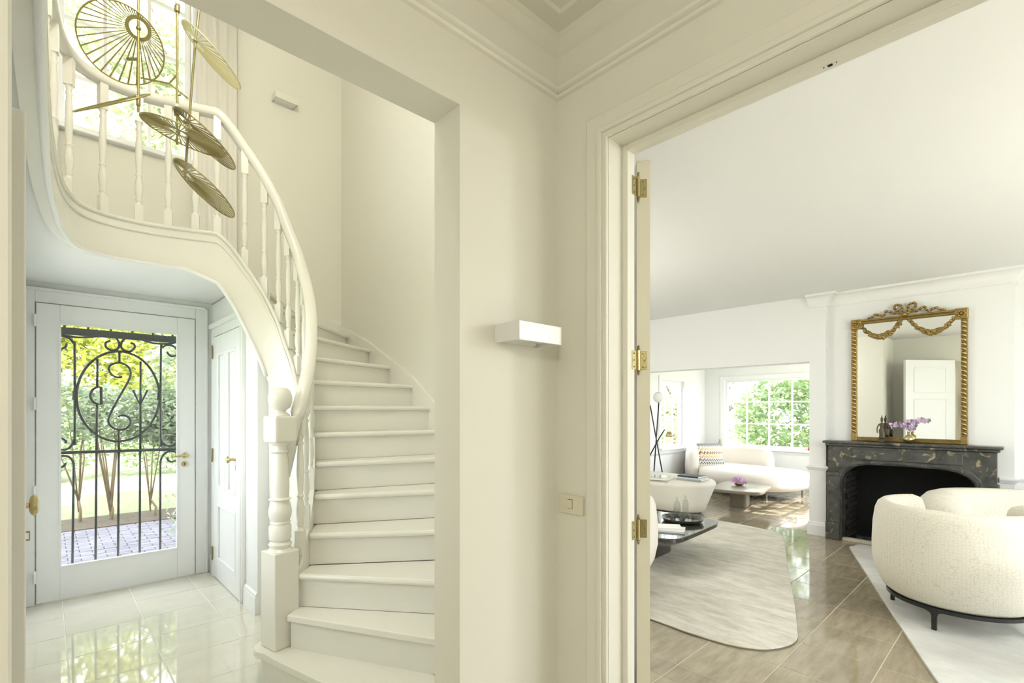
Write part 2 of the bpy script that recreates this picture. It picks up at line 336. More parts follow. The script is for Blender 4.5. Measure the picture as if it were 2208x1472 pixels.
mb = MB(); wallbox(mb, 'y', 4.7, 4.85, 2.4, 10.2, 0, 2.9, [(8.23, 9.11, 0.73, 1.99)]); struct('wall_living_left', mb, 'white', 'white far left wall of living and sun room')
mb = MB(); wallbox(mb, 'y', -3.35, -3.2, XB1, 6.62, 0, 2.9, [(2.3, 3.7, 0.5, 2.3), (4.3, 5.7, 0.5, 2.3)]); struct('wall_living_right', mb, 'white', 'white living room wall with added garden windows')
S('wall_header', 'white beam over the opening to the sun room', 'white', ((6.4, 1.60, 1.985), (6.62, 4.7, LZ)))
mb = MB(); wallbox(mb, 'x', 6.5, 7.05, 0.11, 1.60, 0, LZ, [(0.33, 1.44, -1, 0.865)]); mb.box((7.04, 0.11, 0), (7.1, 1.6, 1.0))
struct('wall_chimney', mb, 'white', 'white chimney breast behind the black marble fireplace')
S('wall_living_far', 'white recessed wall right of the chimney breast', 'white', ((6.68, -3.2, 0), (6.8, 0.11, LZ)))
S('wall_pilaster', 'white pilaster left of the fireplace', 'white', ((6.4, 1.60, 0), (6.62, 1.767, 1.985)))
mb = MB(); wallbox(mb, 'y', 1.10, 1.25, 7.05, 10.2, 0, 2.4, [(7.5, 9.8, 0.35, 2.12)]); struct('wall_sunroom_right', mb, 'white', 'white right wall of the sun room')
mb = MB(); wallbox(mb, 'x', 10.0, 10.2, 1.1, 4.85, 0, 2.4, [(2.25, 4.29, 0.70, 2.03)]); struct('wall_sunroom_far', mb, 'white', 'white far wall of the sun room around the wide window')

# floors: slabs of grout with single tiles laid on them
def tiles(name, label, slab, mt_slab, mt_tile, rects, x_or, y_or, pitch, gap=0.006, limit=300, near=(0, 0)):
    fl = S(name, label, mt_slab, *slab); spots = []
    for (x0, y0, x1, y1) in rects:
        i0, i1 = math.floor((x0-x_or)/pitch), math.ceil((x1-x_or)/pitch); j0, j1 = math.floor((y0-y_or)/pitch), math.ceil((y1-y_or)/pitch)
        for i in range(i0, i1):
            for j in range(j0, j1):
                a, b = max(x0, x_or+i*pitch+gap/2), min(x1, x_or+(i+1)*pitch-gap/2); c, d = max(y0, y_or+j*pitch+gap/2), min(y1, y_or+(j+1)*pitch-gap/2)
                if b-a > 0.02 and d-c > 0.02: spots.append((a, c, b, d))
    meshes = {}
    for (a, c, b, d) in spots:
        key = (round(b-a, 3), round(d-c, 3)); ctr = ((a+b)/2, (c+d)/2, -0.012)
        if key not in meshes:
            hx, hy, e = (b-a)/2, (d-c)/2, 0.0015; q = MB()
            q.loft([[(-hx,-hy,0),(hx,-hy,0),(hx,hy,0),(-hx,hy,0)], [(-hx,-hy,.0108),(hx,-hy,.0108),(hx,hy,.0108),(-hx,hy,.0108)], [(-hx+e,-hy+e,.012),(hx-e,-hy+e,.012),(hx-e,hy-e,.012),(-hx+e,hy-e,.012)]])
            me = bpy.data.meshes.new('tile'); me.from_pydata(q.v, [], q.f); me.materials.append(M[mt_tile]); meshes[key] = me
        o = bpy.data.objects.new('tile', meshes[key]); C.objects.link(o); o.parent = fl; o.location = ctr
    return fl
tiles('floor_entry', 'pale polished stone floor of the entry with glare put into its colour', [((-0.24, YA0, -0.2), (2.3, 5.2, -0.002))], 'grout_pale', 'tile_glare', [(-0.12, YA0, 1.07, 5.0), (1.07, YA0, 1.32, 3.7)], 0.885, 3.79, 0.397)
tiles('floor_hall', 'pale polished stone floor of the near hall with glare put into its colour', [((-2.5, -2.0, -0.2), (XB0, YA0, -0.002))], 'grout_pale', 'tile_glare', [(-2.4, -1.9, XB0, YA0)], 0.885, 3.79, 0.397)
tiles('floor_living', 'polished beige limestone floor of the living room', [((XB0, -3.3, -0.2), (6.62, 4.8, -0.002))], 'grout', 'tile', [(XB0, -3.2, XB1, 0.94), (XB1, -3.2, 2.4, 1.78), (2.4, -3.2, 6.5, 4.7)], 2.965, 0.97, 0.3935)
tiles('floor_sunroom', 'polished beige limestone floor of the sun room', [((6.5, 1.1, -0.2), (10.1, 4.8, -0.002))], 'grout', 'tile', [(6.5, 1.62, 10.0, 4.7), (7.05, 1.25, 10.0, 1.62)], 2.965, 0.97, 0.3935)

# trims
def trim(name, label, mt, prof, *runs):
    mb = MB()
    for r in runs: profile_run(mb, prof, r)
    return struct(name, mb, mt, label)
bead = [(0, 0), (0.012, 0.003), (0.018, 0.010), (0.012, 0.017), (0.006, 0.020), (0.016, 0.028), (0.020, 0.036), (0, 0.042)]
trim('trim_1', 'double bead picture rail below the hall ceiling', 'trim', [(o, z+2.515) for o, z in bead], [(-2.4, YA0), (XB0, YA0), (XB0, -1.9)])
trim('trim_2', 'small stepped cornice at the hall ceiling', 'ceil_cream', [(0, 2.665), (0.012, 2.675), (0.03, 2.70), (0.045, 2.712), (0.10, 2.714), (0.11, 2.72), (0, 2.72)], [(-2.4, YA0), (XB0, YA0), (XB0, -1.9)])
base = [(0, 0), (0.018, 0), (0.018, 0.115), (0.014, 0.125), (0.012, 0.14), (0.006, 0.15), (0, 0.152)]
trim('baseboard_entry', 'white baseboards of the entry', 'wtrim', base, [(1.07, 3.98), (1.07, 3.70)], [(1.07, 5.0), (1.07, 4.89)], [(-0.12, 4.8), (-0.12, 2.4)][::-1])
trim('baseboard_hall', 'cream baseboards of the near hall', 'trim', base, [(OPR, YA0), (XB0, YA0), (XB0, 1.023)], [(-2.4, YA0), (OPL, YA0)])
trim('baseboard_living', 'white baseboards and plinths of the living room', 'wtrim', base, [(6.62, 1.767), (6.4, 1.767), (6.4, 1.60), (6.5, 1.60), (6.5, 1.567)], [(6.5, 0.21), (6.5, 0.11), (6.68, 0.11), (6.68, -3.2)])
rail = [(0, 0), (0.012, 0.004), (0.02, 0.02), (0.03, 0.032), (0.03, 0.045), (0.014, 0.052), (0, 0.058)]
trim('trim_3', 'white chair rail on pilaster and chimney wall', 'wtrim', [(o, z+0.74) for o, z in rail], [(6.62, 1.767), (6.4, 1.767), (6.4, 1.60), (6.5, 1.60), (6.5, 1.567)], [(6.5, 0.21), (6.5, 0.11), (6.68, 0.11), (6.68, -3.2)])
cove = [(0, 2.60), (0.012, 2.605), (0.02, 2.62)] + [(0.02+0.08*(1-math.cos(t*math.pi/16)), 2.63+0.08*math.sin(t*math.pi/16)) for t in range(0, 9)] + [(0.115, 2.712), (0.12, 2.735), (0, 2.735)]
trim('trim_4', 'white cornice over the chimney breast', 'whiteceil', cove, [(6.4, 1.78), (6.4, 1.60), (6.5, 1.60), (6.5, 0.11), (6.68, 0.11), (6.68, -3.2)])
trim('trim_5', 'white chair rail under the sun room windows', 'wtrim', [(o, z+0.60) for o, z in rail], [(6.62, 4.7), (10.0, 4.7), (10.0, 1.25)])
trim('baseboard_sunroom', 'white baseboards of the sun room', 'wtrim', base, [(6.62, 4.7), (10.0, 4.7), (10.0, 1.25)])

# ------------------------------------------------------------------ windows
def window(name, label, axis, p, u0, u1, z0, z1, cols, rows, side, fw_=0.045, depth=0.06, sill=True, casing=True):
    """axis: normal axis of the wall; p: coordinate of the glass; side: +1/-1 towards the room"""
    W = thing(name, label, 'window', ((p, (u0+u1)/2, z0) if axis == 'x' else ((u0+u1)/2, p, z0)), kind='structure')
    def bx(mb, d0, d1, a0, a1, b0, b1):
        if axis == 'x': return mb.box((p+d0, a0, b0), (p+d1, a1, b1))
        return mb.box((a0, p+d0, b0), (a1, p+d1, b1))
    f = MB()
    for a in ((u0, u0+fw_, z0, z1), (u1-fw_, u1, z0, z1), (u0+fw_, u1-fw_, z0, z0+fw_), (u0+fw_, u1-fw_, z1-fw_, z1)): bx(f, -depth/2, depth/2, *a)
    f.build('window_frame', 'wtrim', W, bevel=0.004)
    us = cols if isinstance(cols, list) else [u0+(u1-u0)*i/cols for i in range(1, cols)]; zs = rows if isinstance(rows, list) else [z0+(z1-z0)*i/rows for i in range(1, rows)]
    mw = 0.013
    for u in us: bx(MB(), -0.018, 0.018, u-mw, u+mw, z0+fw_, z1-fw_).build('muntin', 'wtrim', W, bevel=0.003)
    U = [u0+fw_]+us+[u1-fw_]; Z = [z0+fw_]+zs+[z1-fw_]
    for z in zs:
        for i in range(len(U)-1): bx(MB(), -0.018, 0.018, U[i]+(mw if i else 0), U[i+1]-(mw if i < len(U)-2 else 0), z-mw, z+mw).build('muntin', 'wtrim', W, bevel=0.003)
    for i in range(len(U)-1):
        for j in range(len(Z)-1): bx(MB(), -0.002, 0.002, U[i], U[i+1], Z[j], Z[j+1]).build('pane', 'pane', W)
    if sill: bx(MB(), 0.03*side, 0.14*side, u0-0.06, u1+0.06, z0-0.045, z0-0.005).build('window_sill', 'wtrim', W, bevel=0.008)
    if casing:
        c_ = MB(); d0, d1 = 0.08*side, 0.095*side
        for a in ((u0-0.08, u0, z0-0.005, z1+0.08), (u1, u1+0.08, z0-0.005, z1+0.08), (u0, u1, z1, z1+0.08)): bx(c_, d0, d1, *a)
        c_.build('window_casing', 'wtrim', W, bevel=0.004)
    return W
window('window_1', 'tall white landing window with small panes above the front door', 'y', 5.08, 0.06, 0.92, 3.57, 5.29, [0.345, 0.63], [4.0, 4.43, 4.86], -1)
window('added_window_7', 'side window added to light the entry from the left, seen edge-on', 'x', -0.20, 2.0, 4.5, 0.95, 2.12, 5, 3, 1, sill=False, casing=False)  # invented window, put in to bring daylight into the entry
window('window_2', 'wide white sun room window behind the curved sofa', 'x', 10.08, 2.25, 4.29, 0.70, 2.03, [2.66, 3.065, 3.468, 3.88], [1.163, 1.588], -1)
window('window_3', 'narrow white side window beside the floor lamp', 'y', 4.78, 8.23, 9.11, 0.73, 1.99, [8.516, 8.797], [1.163, 1.588], -1)
window('window_4', 'sunny sun room window just out of sight on the right', 'y', 1.17, 7.5, 9.8, 0.35, 2.12, 5, 4, 1)
window('added_window_5', 'first added garden window in the living room side wall', 'y', -3.28, 2.3, 3.7, 0.5, 2.3, 3, 4, 1)  # this window and the next are unseen, added to light the living room
window('added_window_6', 'second added garden window in the living room side wall', 'y', -3.28, 4.3, 5.7, 0.5, 2.3, 3, 4, 1)

# ------------------------------------------------------------------ staircase
R = 0.182
INN = {1: (.86, 2.72), 2: (.93, 2.66), 3: (1.0, 2.72), 4: (1.09, 2.82), 5: (1.19, 3.01), 6: (1.25, 3.15), 7: (1.29, 3.28), 8: (1.30, 3.40), 9: (1.29, 3.50), 10: (1.25, 3.58), 11: (1.20, 3.64), 12: (1.12, 3.70), 13: (1.0, 3.745), 14: (.84, 3.77)}
OUT = {1: (1.10, 1.45), 2: (1.355, 1.87), 3: (1.70, 1.85), 4: (2.30, 1.94), 5: (2.26, 2.43), 6: (2.26, 2.80), 7: (2.26, 3.08), 8: (2.26, 3.33), 9: (2.26, 3.60), 10: (2.26, 3.98), 11: (2.26, 4.36), 12: (2.26, 4.84), 13: (1.80, 5.0), 14: (1.30, 5.0)}
st = thing('staircase', 'cream painted winding wooden staircase curving up to the gallery', 'staircase', (0.9, 2.7, 0))
def off(p, q, d):    # shift segment p-q towards the climber (its left-hand normal) by d
    p, q = Vector(p), Vector(q); n = Vector((-(q-p).y, (q-p).x)).normalized(); return p - n*d, q - n*d
def nose_poly(poly_front, thick):  return poly_front
for k in range(1, 14):
    a, b = Vector(INN[k]), Vector(OUT[k]); a2, b2 = Vector(INN[k+1]), Vector(OUT[k+1])
    corner = {2: [(1.32, 1.90)], 12: [(2.26, 5.0)]}.get(k, [])
    if k == 1:
        arc = [(0.89+0.105*math.cos(t), 2.76+0.105*math.sin(t)) for t in [math.radians(q) for q in range(60, 221, 16)]]
        front = cr([(0.808, 2.69), (0.835, 2.55), (0.905, 2.26), (0.99, 1.9), (1.10, 1.45)], 5)
        poly = arc + [(p.x, p.y) for p in front] + [(1.32, 1.45), (1.32, 1.94), (1.0, 2.62), (1.02, 2.76), (0.96, 2.85)]
        pr = [(0.89+0.075*math.cos(t), 2.76+0.075*math.sin(t)) for t in [math.radians(q) for q in range(40, 191, 15)]] + [(p.x, p.y) for p in cr([(0.832, 2.69), (0.862, 2.55), (0.933, 2.26), (1.02, 1.9), (1.13, 1.45)], 5)]
        mb = MB(); mb.loft([[Vector((*p, 0)) for p in pr], [Vector((*p, R-.034)) for p in pr]], closed=False, cap=False); o = mb.build('riser', 'stair', st, smooth=True)
    else:
        fa, fb = off(a, b, 0.028); fb = fb if k > 3 else Vector(OUT[k]) + (fb-Vector(OUT[k]))
        poly = [tuple(fa), tuple(fb)] + corner + [tuple(b2), tuple(a2)]
        if k >= 4: poly[1] = (2.26, fb.y) if k <= 12 else tuple(fb)
        d = (b-a).normalized(); n = Vector((-d.y, d.x)); q = [a, b, b+n*0.018, a+n*0.018]
        mb = MB(); mb.prism([tuple(p) for p in q], R*(k-1), R*k-.034); mb.build('riser', 'stair', st)
    mb = MB(); n = len(poly)
    if sum(poly[i][0]*poly[(i+1)%n][1]-poly[(i+1)%n][0]*poly[i][1] for i in range(n)) < 0: poly = poly[::-1]
    mb.prism(poly, R*k-.034, R*k); mb.build('tread', 'stair', st, bevel=0.014)
a, b = Vector(INN[14]), Vector(OUT[14]); d = (b-a).normalized(); n = Vector((-d.y, d.x)); MB().prism([tuple(a), tuple(b), tuple(b+n*.018), tuple(a+n*.018)], R*13, R*14-.03).build('riser', 'stair', st)
# wall string on the outer walls
ws = [Vector((2.235, OUT[k][1], R*k)) for k in range(4, 13)] + [Vector((2.235, 4.975, R*12.3)), Vector((1.80, 4.975, R*13)), Vector((1.30, 4.975, R*14))]
mb = MB(); mb.loft([[p+Vector((0,0,-.25)), p+Vector((0,0,.075)), (p+Vector((.03 if i < 10 else 0, .03 if i >= 9 else 0, .075))), (p+Vector((.03 if i < 10 else 0, .03 if i >= 9 else 0, -.25)))] for i, p in enumerate(ws)]); mb.build('wall_string', 'stair', st)

# the void-side curve: newel -> flight -> landing edge -> gallery; z = nosing height along it
land = [(.70, 3.815), (.52, 3.865), (.34, 3.875), (.20, 3.835), (.10, 3.74), (.035, 3.56), (-.005, 3.30), (-.035, 2.9), (-.05, 2.5), (-.06, 1.9), (-.062, 1.30)]
key = [(.92, 2.74, R*2.0)] + [(*INN[k], R*k) for k in range(3, 15)] + [(x, y, ZL) for x, y in land]
CV = cr(key, 6); 
for p in CV: p.z = min(p.z, ZL)
NL = 12*6                                        # index where the landing begins
def side(i):                                     # unit normal to the void side (left of travel)
    t = CV[min(i+1, len(CV)-1)] - CV[max(i-1, 0)]; t.z = 0; t.normalize(); return Vector((-t.y, t.x, 0))
def zbot(i):
    s = i/6.0 + 2                                # ~ tread number
    if s <= 12: return 0.0 if s < 11.0 else None
    return None
rings = []; BOT = []
for i, p in enumerate(CV):
    s = i/6.0 + 2; n = side(i)
    if s < 11.6: zb = 0.0
    elif s < 14: zb = p.z - (0.52 - (s-11.6)/2.4*0.24)
    else: zb = max(p.z - 0.28, 0) + min((s-14)/1.2, 1)*0.075
    BOT.append(zb)
    zt = p.z + 0.05
    rings.append([p*1 + Vector((0,0,zb-p.z)) + n*.0, p + Vector((0,0,zt-p.z)), p + n*.05 + Vector((0,0,zt-p.z)), p + n*.05 + Vector((0,0,zb-p.z))])
MB().loft(rings).build('curved_string', 'stair', st, smooth=True)
mb = MB()
for (dz, r_) in ((0.045, 0.012), (-0.01, 0.008)): mb.tube([CV[i] + side(i)*.052 + Vector((0,0,dz)) for i in range(8, len(CV))], r_, 6)
mb.build('string_moulding', 'stair', st, smooth='all')
mb = MB(); mb.tube([Vector((CV[i].x, CV[i].y, BOT[i])) + side(i)*.052 for i in range(int(11.7*6-12)+1, len(CV))], 0.013, 8); mb.build('string_bead', 'wtrim', st, smooth='all')
# handrail
RH = 0.86
hr = [Vector((0.93, 2.78, R*2+RH-.16)), ] + [CV[i] + side(i)*.02 + Vector((0,0,RH)) for i in range(5, len(CV))]
prof = [(-.026,-.03),(.026,-.03),(.034,-.012),(.036,.008),(.028,.024),(.010,.031),(-.010,.031),(-.028,.024),(-.036,.008),(-.034,-.012)]
rings = []
for i, p in enumerate(hr):
    t = hr[min(i+1, len(hr)-1)] - hr[max(i-1, 0)]; t.normalize(); n = Vector((-t.y, t.x, 0)).normalized(); u = t.cross(n); u = -u if u.z < 0 else u
    rings.append([p + n*a + u*b for a, b in prof])
MB().loft(rings).build('handrail', 'stair', st, smooth='all')
# balusters: square blocks and turned middle, one shared mesh
def baluster_mesh(h=0.83):
    mb = MB(); q = .021
    mb.box((-q,-q,0),(q,q,.13)); mb.box((-q,-q,h-.17),(q,q,h))
    pr = [(.021,.13),(.012,.15),(.018,.165),(.014,.18),(.020,.215),(.0215,.25),(.017,.29),(.013,.31),(.019,.322),(.013,.335),(.0155,.36),(.019,.46),(.0165,.55),(.013,.60),(.018,.615),(.012,.63),(.020,.66)]
    mb.lathe(pr, seg=12); return mb
bal0 = baluster_mesh().build('baluster', 'stair', None, smooth=True, loc=(0,0,0)); first = True
spots = []
for k in range(3, 14):
    i = (k-2)*6 + (0 if k > 3 else 2); spots.append(i)
def column(i): p = CV[i] + side(i)*.022; d = cT*p.x+sT*p.y; return CX + F*(sT*p.x-cT*p.y)/d
for u in (470, 425, 365, 295, 220, 147): spots.append(min(range(NL, NL+36), key=lambda i: abs(column(i)-u)))
acc = 0.0
for i in range(spots[-1], len(CV)-1):
    acc += (CV[i+1]-CV[i]).length
    if acc >= 0.26: spots.append(i+1); acc = 0
for i in spots:
    p = CV[i] + side(i)*.022; t = CV[min(i+1,len(CV)-1)]-CV[max(i-1,0)]; L_ = (p.x, p.y, p.z+0.03)
    o = copy(bal0, L_, st, math.atan2(t.y, t.x))
    o.scale.z = (RH-.045)/0.83
bpy.data.objects.remove(bal0)
# newel post
nx, ny, nz = 0.905, 2.745, R
nw = thing('newel_post', None, None, (nx, ny, nz)); nw.parent = st; nw.location = Vector((nx, ny, nz)) - Vector(st['_org'])
nw_ang = math.radians(TH*57.3-90+47)
def rotbox(mb, h, z0, z1, ang, e=0.0):
    c_, s_ = math.cos(ang), math.sin(ang); P = [(nx+c_*x-s_*y, ny+s_*x+c_*y) for x, y in ((-h,-h),(h,-h),(h,h),(-h,h))]; mb.prism(P, z0, z1)
ANG = math.radians(12)
mb = MB(); rotbox(mb, .068, nz, nz+.50, ANG); mb.build('newel_base', 'stair', nw, bevel=0.006)
pr = [(.066,.50),(.05,.515),(.056,.525),(.058,.535),(.045,.55),(.055,.56),(.056,.625),(.047,.64),(.052,.645),(.047,.655),(.055,.68),(.058,.705),(.052,.74),(.043,.76),(.057,.77),(.043,.78),(.046,.83),(.04,.98),(.036,1.01),(.046,1.02),(.036,1.03),(.036,1.05),(.055,1.07)]
MB().lathe([(r_, z) for r_, z in pr], (nx, ny, nz), 24).build('newel_shaft', 'stair', nw, smooth=True)
mb = MB(); rotbox(mb, .062, nz+1.07, nz+1.21, ANG); mb.build('newel_block', 'stair', nw, bevel=0.012)
MB().lathe([(.05,1.205),(.045,1.22),(.028,1.232),(.03,1.24),(.05,1.255),(.0585,1.28),(.06,1.30),(.0585,1.32),(.05,1.343),(.034,1.357),(.0,1.362)], (nx, ny, nz), 24).build('newel_ball', 'stair', nw, smooth='all')
# landing and gallery slab
poly = [(p.x, p.y) for p in CV[NL:]] + [(-1.6, 1.30), (-1.6, 5.0), (1.30, 5.0)]
struct('floor_landing', MB().prism(poly, 2.362, ZL), 'white', 'white underside and floor of the gallery landing')
mb = MB(); mb.box((-0.115, 2.10, 2.86), (-0.035, 2.32, UZ)); struct('trim_6', mb, 'wtrim', 'white pier hanging at the left end of the gallery rail')

# ------------------------------------------------------------------ doors
Y0 = 4.975                                            # room face of the front door leaf
D1 = thing('door_1', 'white glazed front door with black wrought iron grille', 'door', (0.44, 5.0, 0), kind='structure')
mb = MB(); wallbox(mb, 'y', Y0, 4.9995, -0.049, 0.938, 0.012, 2.207, [(0.079, 0.812, 0.257, 2.068)]); mb.build('door_leaf', 'wtrim', D1, bevel=0.003)
mb = MB()
for a in ((0.073, 0.085, 0.25, 2.074), (0.806, 0.818, 0.25, 2.074), (0.085, 0.806, 0.25, 0.262), (0.085, 0.806, 2.062, 2.074)): mb.box((a[0], Y0-0.006, a[2]), (a[1], Y0+0.024, a[3]))
mb.build('glazing_bead', 'wtrim', D1)
MB().box((0.079, Y0+0.014, 0.257), (0.812, Y0+0.020, 2.068)).build('pane', 'pane', D1)
mb = MB()
for a in ((-0.118, -0.055, 0, 2.30), (0.945, 1.03, 0, 2.30), (-0.055, 0.945, 2.213, 2.30)): mb.box((a[0], 4.985, a[2]), (a[1], 5.0, a[3]))
for a in ((-0.118, -0.10, 0, 2.315), (1.015, 1.035, 0, 2.315), (-0.118, 1.035, 2.298, 2.32)): mb.box((a[0], 4.972, a[2]), (a[1], 5.0, a[3]))
mb.build('door_frame', 'wtrim', D1, bevel=0.004)
mb = MB(); mb.box((-0.06, 4.98, -0.02), (0.95, 5.2, 0.008)); mb.build('threshold', 'grout_pale', D1)
for z in (2.077, 1.47, 0.831, 0.21): MB().tube([(-0.056, 4.968, z-.045), (-0.056, 4.968, z+.045)], 0.009, 8).build('hinge', 'wtrim', D1, smooth=True)
h = MB(); h.lathe([(0, 0), (.026, 0), (.026, -.008), (.012, -.012), (.010, -.045), (0, -.046)], (0.868, Y0, 1.038), 20, 'y'); hd = h.build('handle_rosette', 'brass', D1, smooth=True)
MB().tube([(0.868, Y0-.042, 1.038), (0.845, Y0-.045, 1.038), (0.81, Y0-.045, 1.036), (0.775, Y0-.042, 1.036)], [.010, .0085, .007, .008], 10).build('lever', 'brass', hd, smooth=True)
k_ = MB().lathe([(0, 0), (.026, 0), (.026, -.006), (.01, -.008), (0, -.008)], (0.864, Y0, 0.966), 20, 'y').build('lock_rosette', 'brass', D1, smooth=True)
MB().box((0.860, Y0-.011, 0.955), (0.868, Y0-.006, 0.977)).build('keyhole', 'dark', k_)
# grille: pixel paths laid on the plane of the ironwork
YG = 5.045
def G(*px): return [ony(u, v, YG) for u, v in px]
def g2(pts): return [(40+x/4.6, 640+y/4.6) for x, y in pts]
def g3(pts): return [(100+x/4.6, 940+y/4.6) for x, y in pts]
gr = MB().tube(G(*g3([(140, 165), (1288, 128)])), 0.013, 8).build('iron_grille', 'iron', D1)
def bar(name, pts, r=.0085, smooth=True, n=0, loop=False):
    P = cr(G(*pts), n, loop) if n else G(*pts)
    return MB().tube(P, r, 8, loop=loop).build(name, 'iron', gr, smooth='all')
for xb, yb, xt, yt in ((258, 1262, 272, 260), (488, 1232, 497, 160), (711, 1192, 718, 150), (926, 1160, 929, 140), (1129, 1128, 1130, 260)): bar('bar', g3([(xb, yb), (xt, yt)]))
ctr = ony(252.5, 853, YG); rad = 0.225
ex = [ony(*g2([(985+410*math.cos(t), 985+445*math.sin(t))])[0], YG) for t in [2*math.pi*i/48 for i in range(48)]]
MB().tube(ex, .0095, 8, loop=True).build('ring', 'iron', gr, smooth='all')
bar('bar', g2([(1000, 545), (1000, 655)])); bar('bar', g2([(992, 1310), (995, 1520)])); bar('bar', g2([(783, 615), (780, 890)])); bar('bar', g2([(778, 1060), (772, 1520)])); bar('bar', g2([(1210, 640), (1208, 1520)]))
bar('letter_s', g2([(1025, 788), (985, 798), (930, 775), (895, 720), (915, 675), (1000, 652), (1080, 685), (1112, 745), (1095, 820), (1040, 920), (960, 1060), (900, 1180), (893, 1240), (930, 1290), (1000, 1315), (1070, 1300), (1108, 1250), (1098, 1200), (1040, 1170), (985, 1188)]), .0085, n=5)
bar('letter_d', g2([(775, 893), (820, 893), (820, 1062), (775, 1060)]), .010); bar('letter_d', g2([(780, 893), (735, 920), (712, 975), (735, 1035), (780, 1060)]), .0095, n=5)
bar('letter_v', g2([(1135, 922), (1205, 1072), (1278, 924)]), .0095)
bar('side_bar', g2([(425, 385), (500, 410), (550, 465), (556, 520), (556, 1400), (545, 1440), (500, 1500)]), n=4); bar('scroll', g2([(425, 515), (465, 495), (478, 462)]), n=5)
bar('side_bar', g2([(1565, 520), (1540, 490), (1480, 478), (1430, 500), (1412, 550), (1410, 1400), (1430, 1450), (1500, 1480), (1565, 1440)]), n=5); bar('scroll', g2([(1565, 580), (1520, 588), (1485, 565), (1475, 540)]), n=5); bar('scroll', g2([(1475, 1420), (1495, 1385), (1530, 1378), (1565, 1390)]), n=5)
bar('scroll', g2([(425, 375), (500, 390), (600, 400), (720, 396), (860, 380), (930, 385), (985, 430), (998, 480), (975, 520), (920, 528), (870, 500), (865, 455), (910, 435)]), n=6)
bar('scroll', g2([(1565, 450), (1480, 465), (1350, 460), (1240, 430), (1140, 398), (1070, 405), (1025, 445), (1020, 500), (1060, 535), (1110, 540), (1150, 505), (1145, 470), (1110, 455)]), n=6)
bar('scroll', g3([(140, 135), (200, 130), (250, 90), (272, 30)]), n=5); bar('scroll', g3([(140, 195), (210, 200), (255, 235), (270, 280)]), n=5); bar('scroll', g3([(140, 310), (175, 295), (192, 265)]), n=4); bar('scroll', g3([(150, 20), (190, 45), (190, 70)]), n=4)
bar('scroll', g3([(1285, 160), (1230, 150), (1170, 175), (1138, 225), (1130, 270)]), n=5); bar('scroll', g3([(1285, 240), (1240, 255), (1205, 235), (1200, 210)]), n=5); bar('scroll', g3([(1130, 0), (1150, 60), (1210, 95), (1285, 85)]), n=5)
for a, b in ((555, 580), (1392, 1412)): bar('collar', g2([(a, 930), (a, 1020)]), .014)
MB().box((0.03, 5.16, 2.012), (0.90, 5.19, 2.068)).build('lintel_bar', 'iron', D1)
for i in range(6): MB().box((0.10+i*.14, 5.165, 2.068), (0.115+i*.14, 5.185, 2.12)).build('lintel_tooth', 'iron', D1)

# cupboard door under the stairs
XD = 1.046
D2 = thing('door_2', 'white panelled cupboard door under the stairs with brass knob', 'door', (1.07, 4.43, 0), kind='structure')
mb = MB(); holes = [(4.46, 4.70, .77, 1.905), (4.15, 4.39, .77, 1.905), (4.15, 4.70, .17, .65)]
wallbox(mb, 'x', XD, 1.069, 4.06, 4.81, 0.006, 2.045, holes); mb.build('door_leaf', 'wtrim', D2, bevel=0.003)
for (a, b, c_, d) in holes:
    p = MB().box((XD+.010, a+.001, c_+.001), (1.068, b-.001, d-.001)).build('panel', 'wtrim', D2); q = MB()
    for e in ((a, a+.03, c_, d), (b-.03, b, c_, d), (a+.03, b-.03, c_, c_+.03), (a+.03, b-.03, d-.03, d)): q.box((XD-.006, e[0], e[2]), (XD+.012, e[1], e[3]))
    q.build('panel_moulding', 'wtrim', p, bevel=0.008)
mb = MB()
for a in ((3.985, 4.055, 0, 2.05), (4.815, 4.89, 0, 2.05)):
    mb.box((1.045, a[0], a[2]), (1.07, a[1], a[3])); mb.box((1.038, a[0]+.02, a[2]), (1.05, a[1]-.03, a[3]))
mb.box((1.045, 3.985, 2.05), (1.07, 4.89, 2.12)); mb.box((1.025, 3.97, 2.12), (1.07, 4.905, 2.16)); mb.build('door_frame', 'wtrim', D2, bevel=0.004)
for z in (1.92, 1.04, 0.20): MB().tube([(1.036, 4.83, z-.06), (1.036, 4.83, z-.045), (1.036, 4.83, z+.045), (1.036, 4.83, z+.06)], [.004, .008, .008, .004], 8).build('hinge', 'brass_old', D2, smooth=True)
kn = MB().lathe([(.0, 0), (.014, 0), (.010, -.02), (.009, -.03), (.022, -.038), (.028, -.05), (.022, -.06), (0, -.062)], (XD, 4.16, 1.05), 18, 'x').build('knob', 'brass', D2, smooth=True)
MB().box((XD-.003, 4.150, 0.965), (XD, 4.170, 1.005)).build('keyhole_plate', 'brass', kn)

# hall door seen edge-on at the left of the opening
D3 = thing('door_3', 'cream hall door standing open edge-on at the far left with brass knob', 'door', (-0.05, 1.8, 0), kind='structure')
P0, P1 = Vector((-.029, 1.42)), Vector((-.052, 2.22)); dd = (P1-P0).normalized(); nn = Vector((-dd.y, dd.x))
MB().prism([tuple(P0), tuple(P1), tuple(P1+nn*.036), tuple(P0+nn*.036)], 0.01, 2.035).build('door_leaf', 'cream', D3, bevel=0.003)
kp = P0 + dd*0.69
mb = MB(); mb.tube([(kp.x, kp.y, 1.13), (kp.x+.025, kp.y, 1.13)], .008, 10); rr = [(.012, 0), (.022, .004), (.027, .011), (.022, .019), (.010, .023), (0, .024)]
rings = [[(kp.x+.012+z, kp.y+.85*r_*math.cos(t), 1.13+1.25*r_*math.sin(t)) for t in [2*math.pi*i/18 for i in range(18)]] for r_, z in [(.006, 0)]+rr[:-1]+[(.001, .024)]]
mb.loft(rings); mb.build('knob', 'brass', D3, smooth=True)
lp = P0 + dd*0.62
mb = MB()
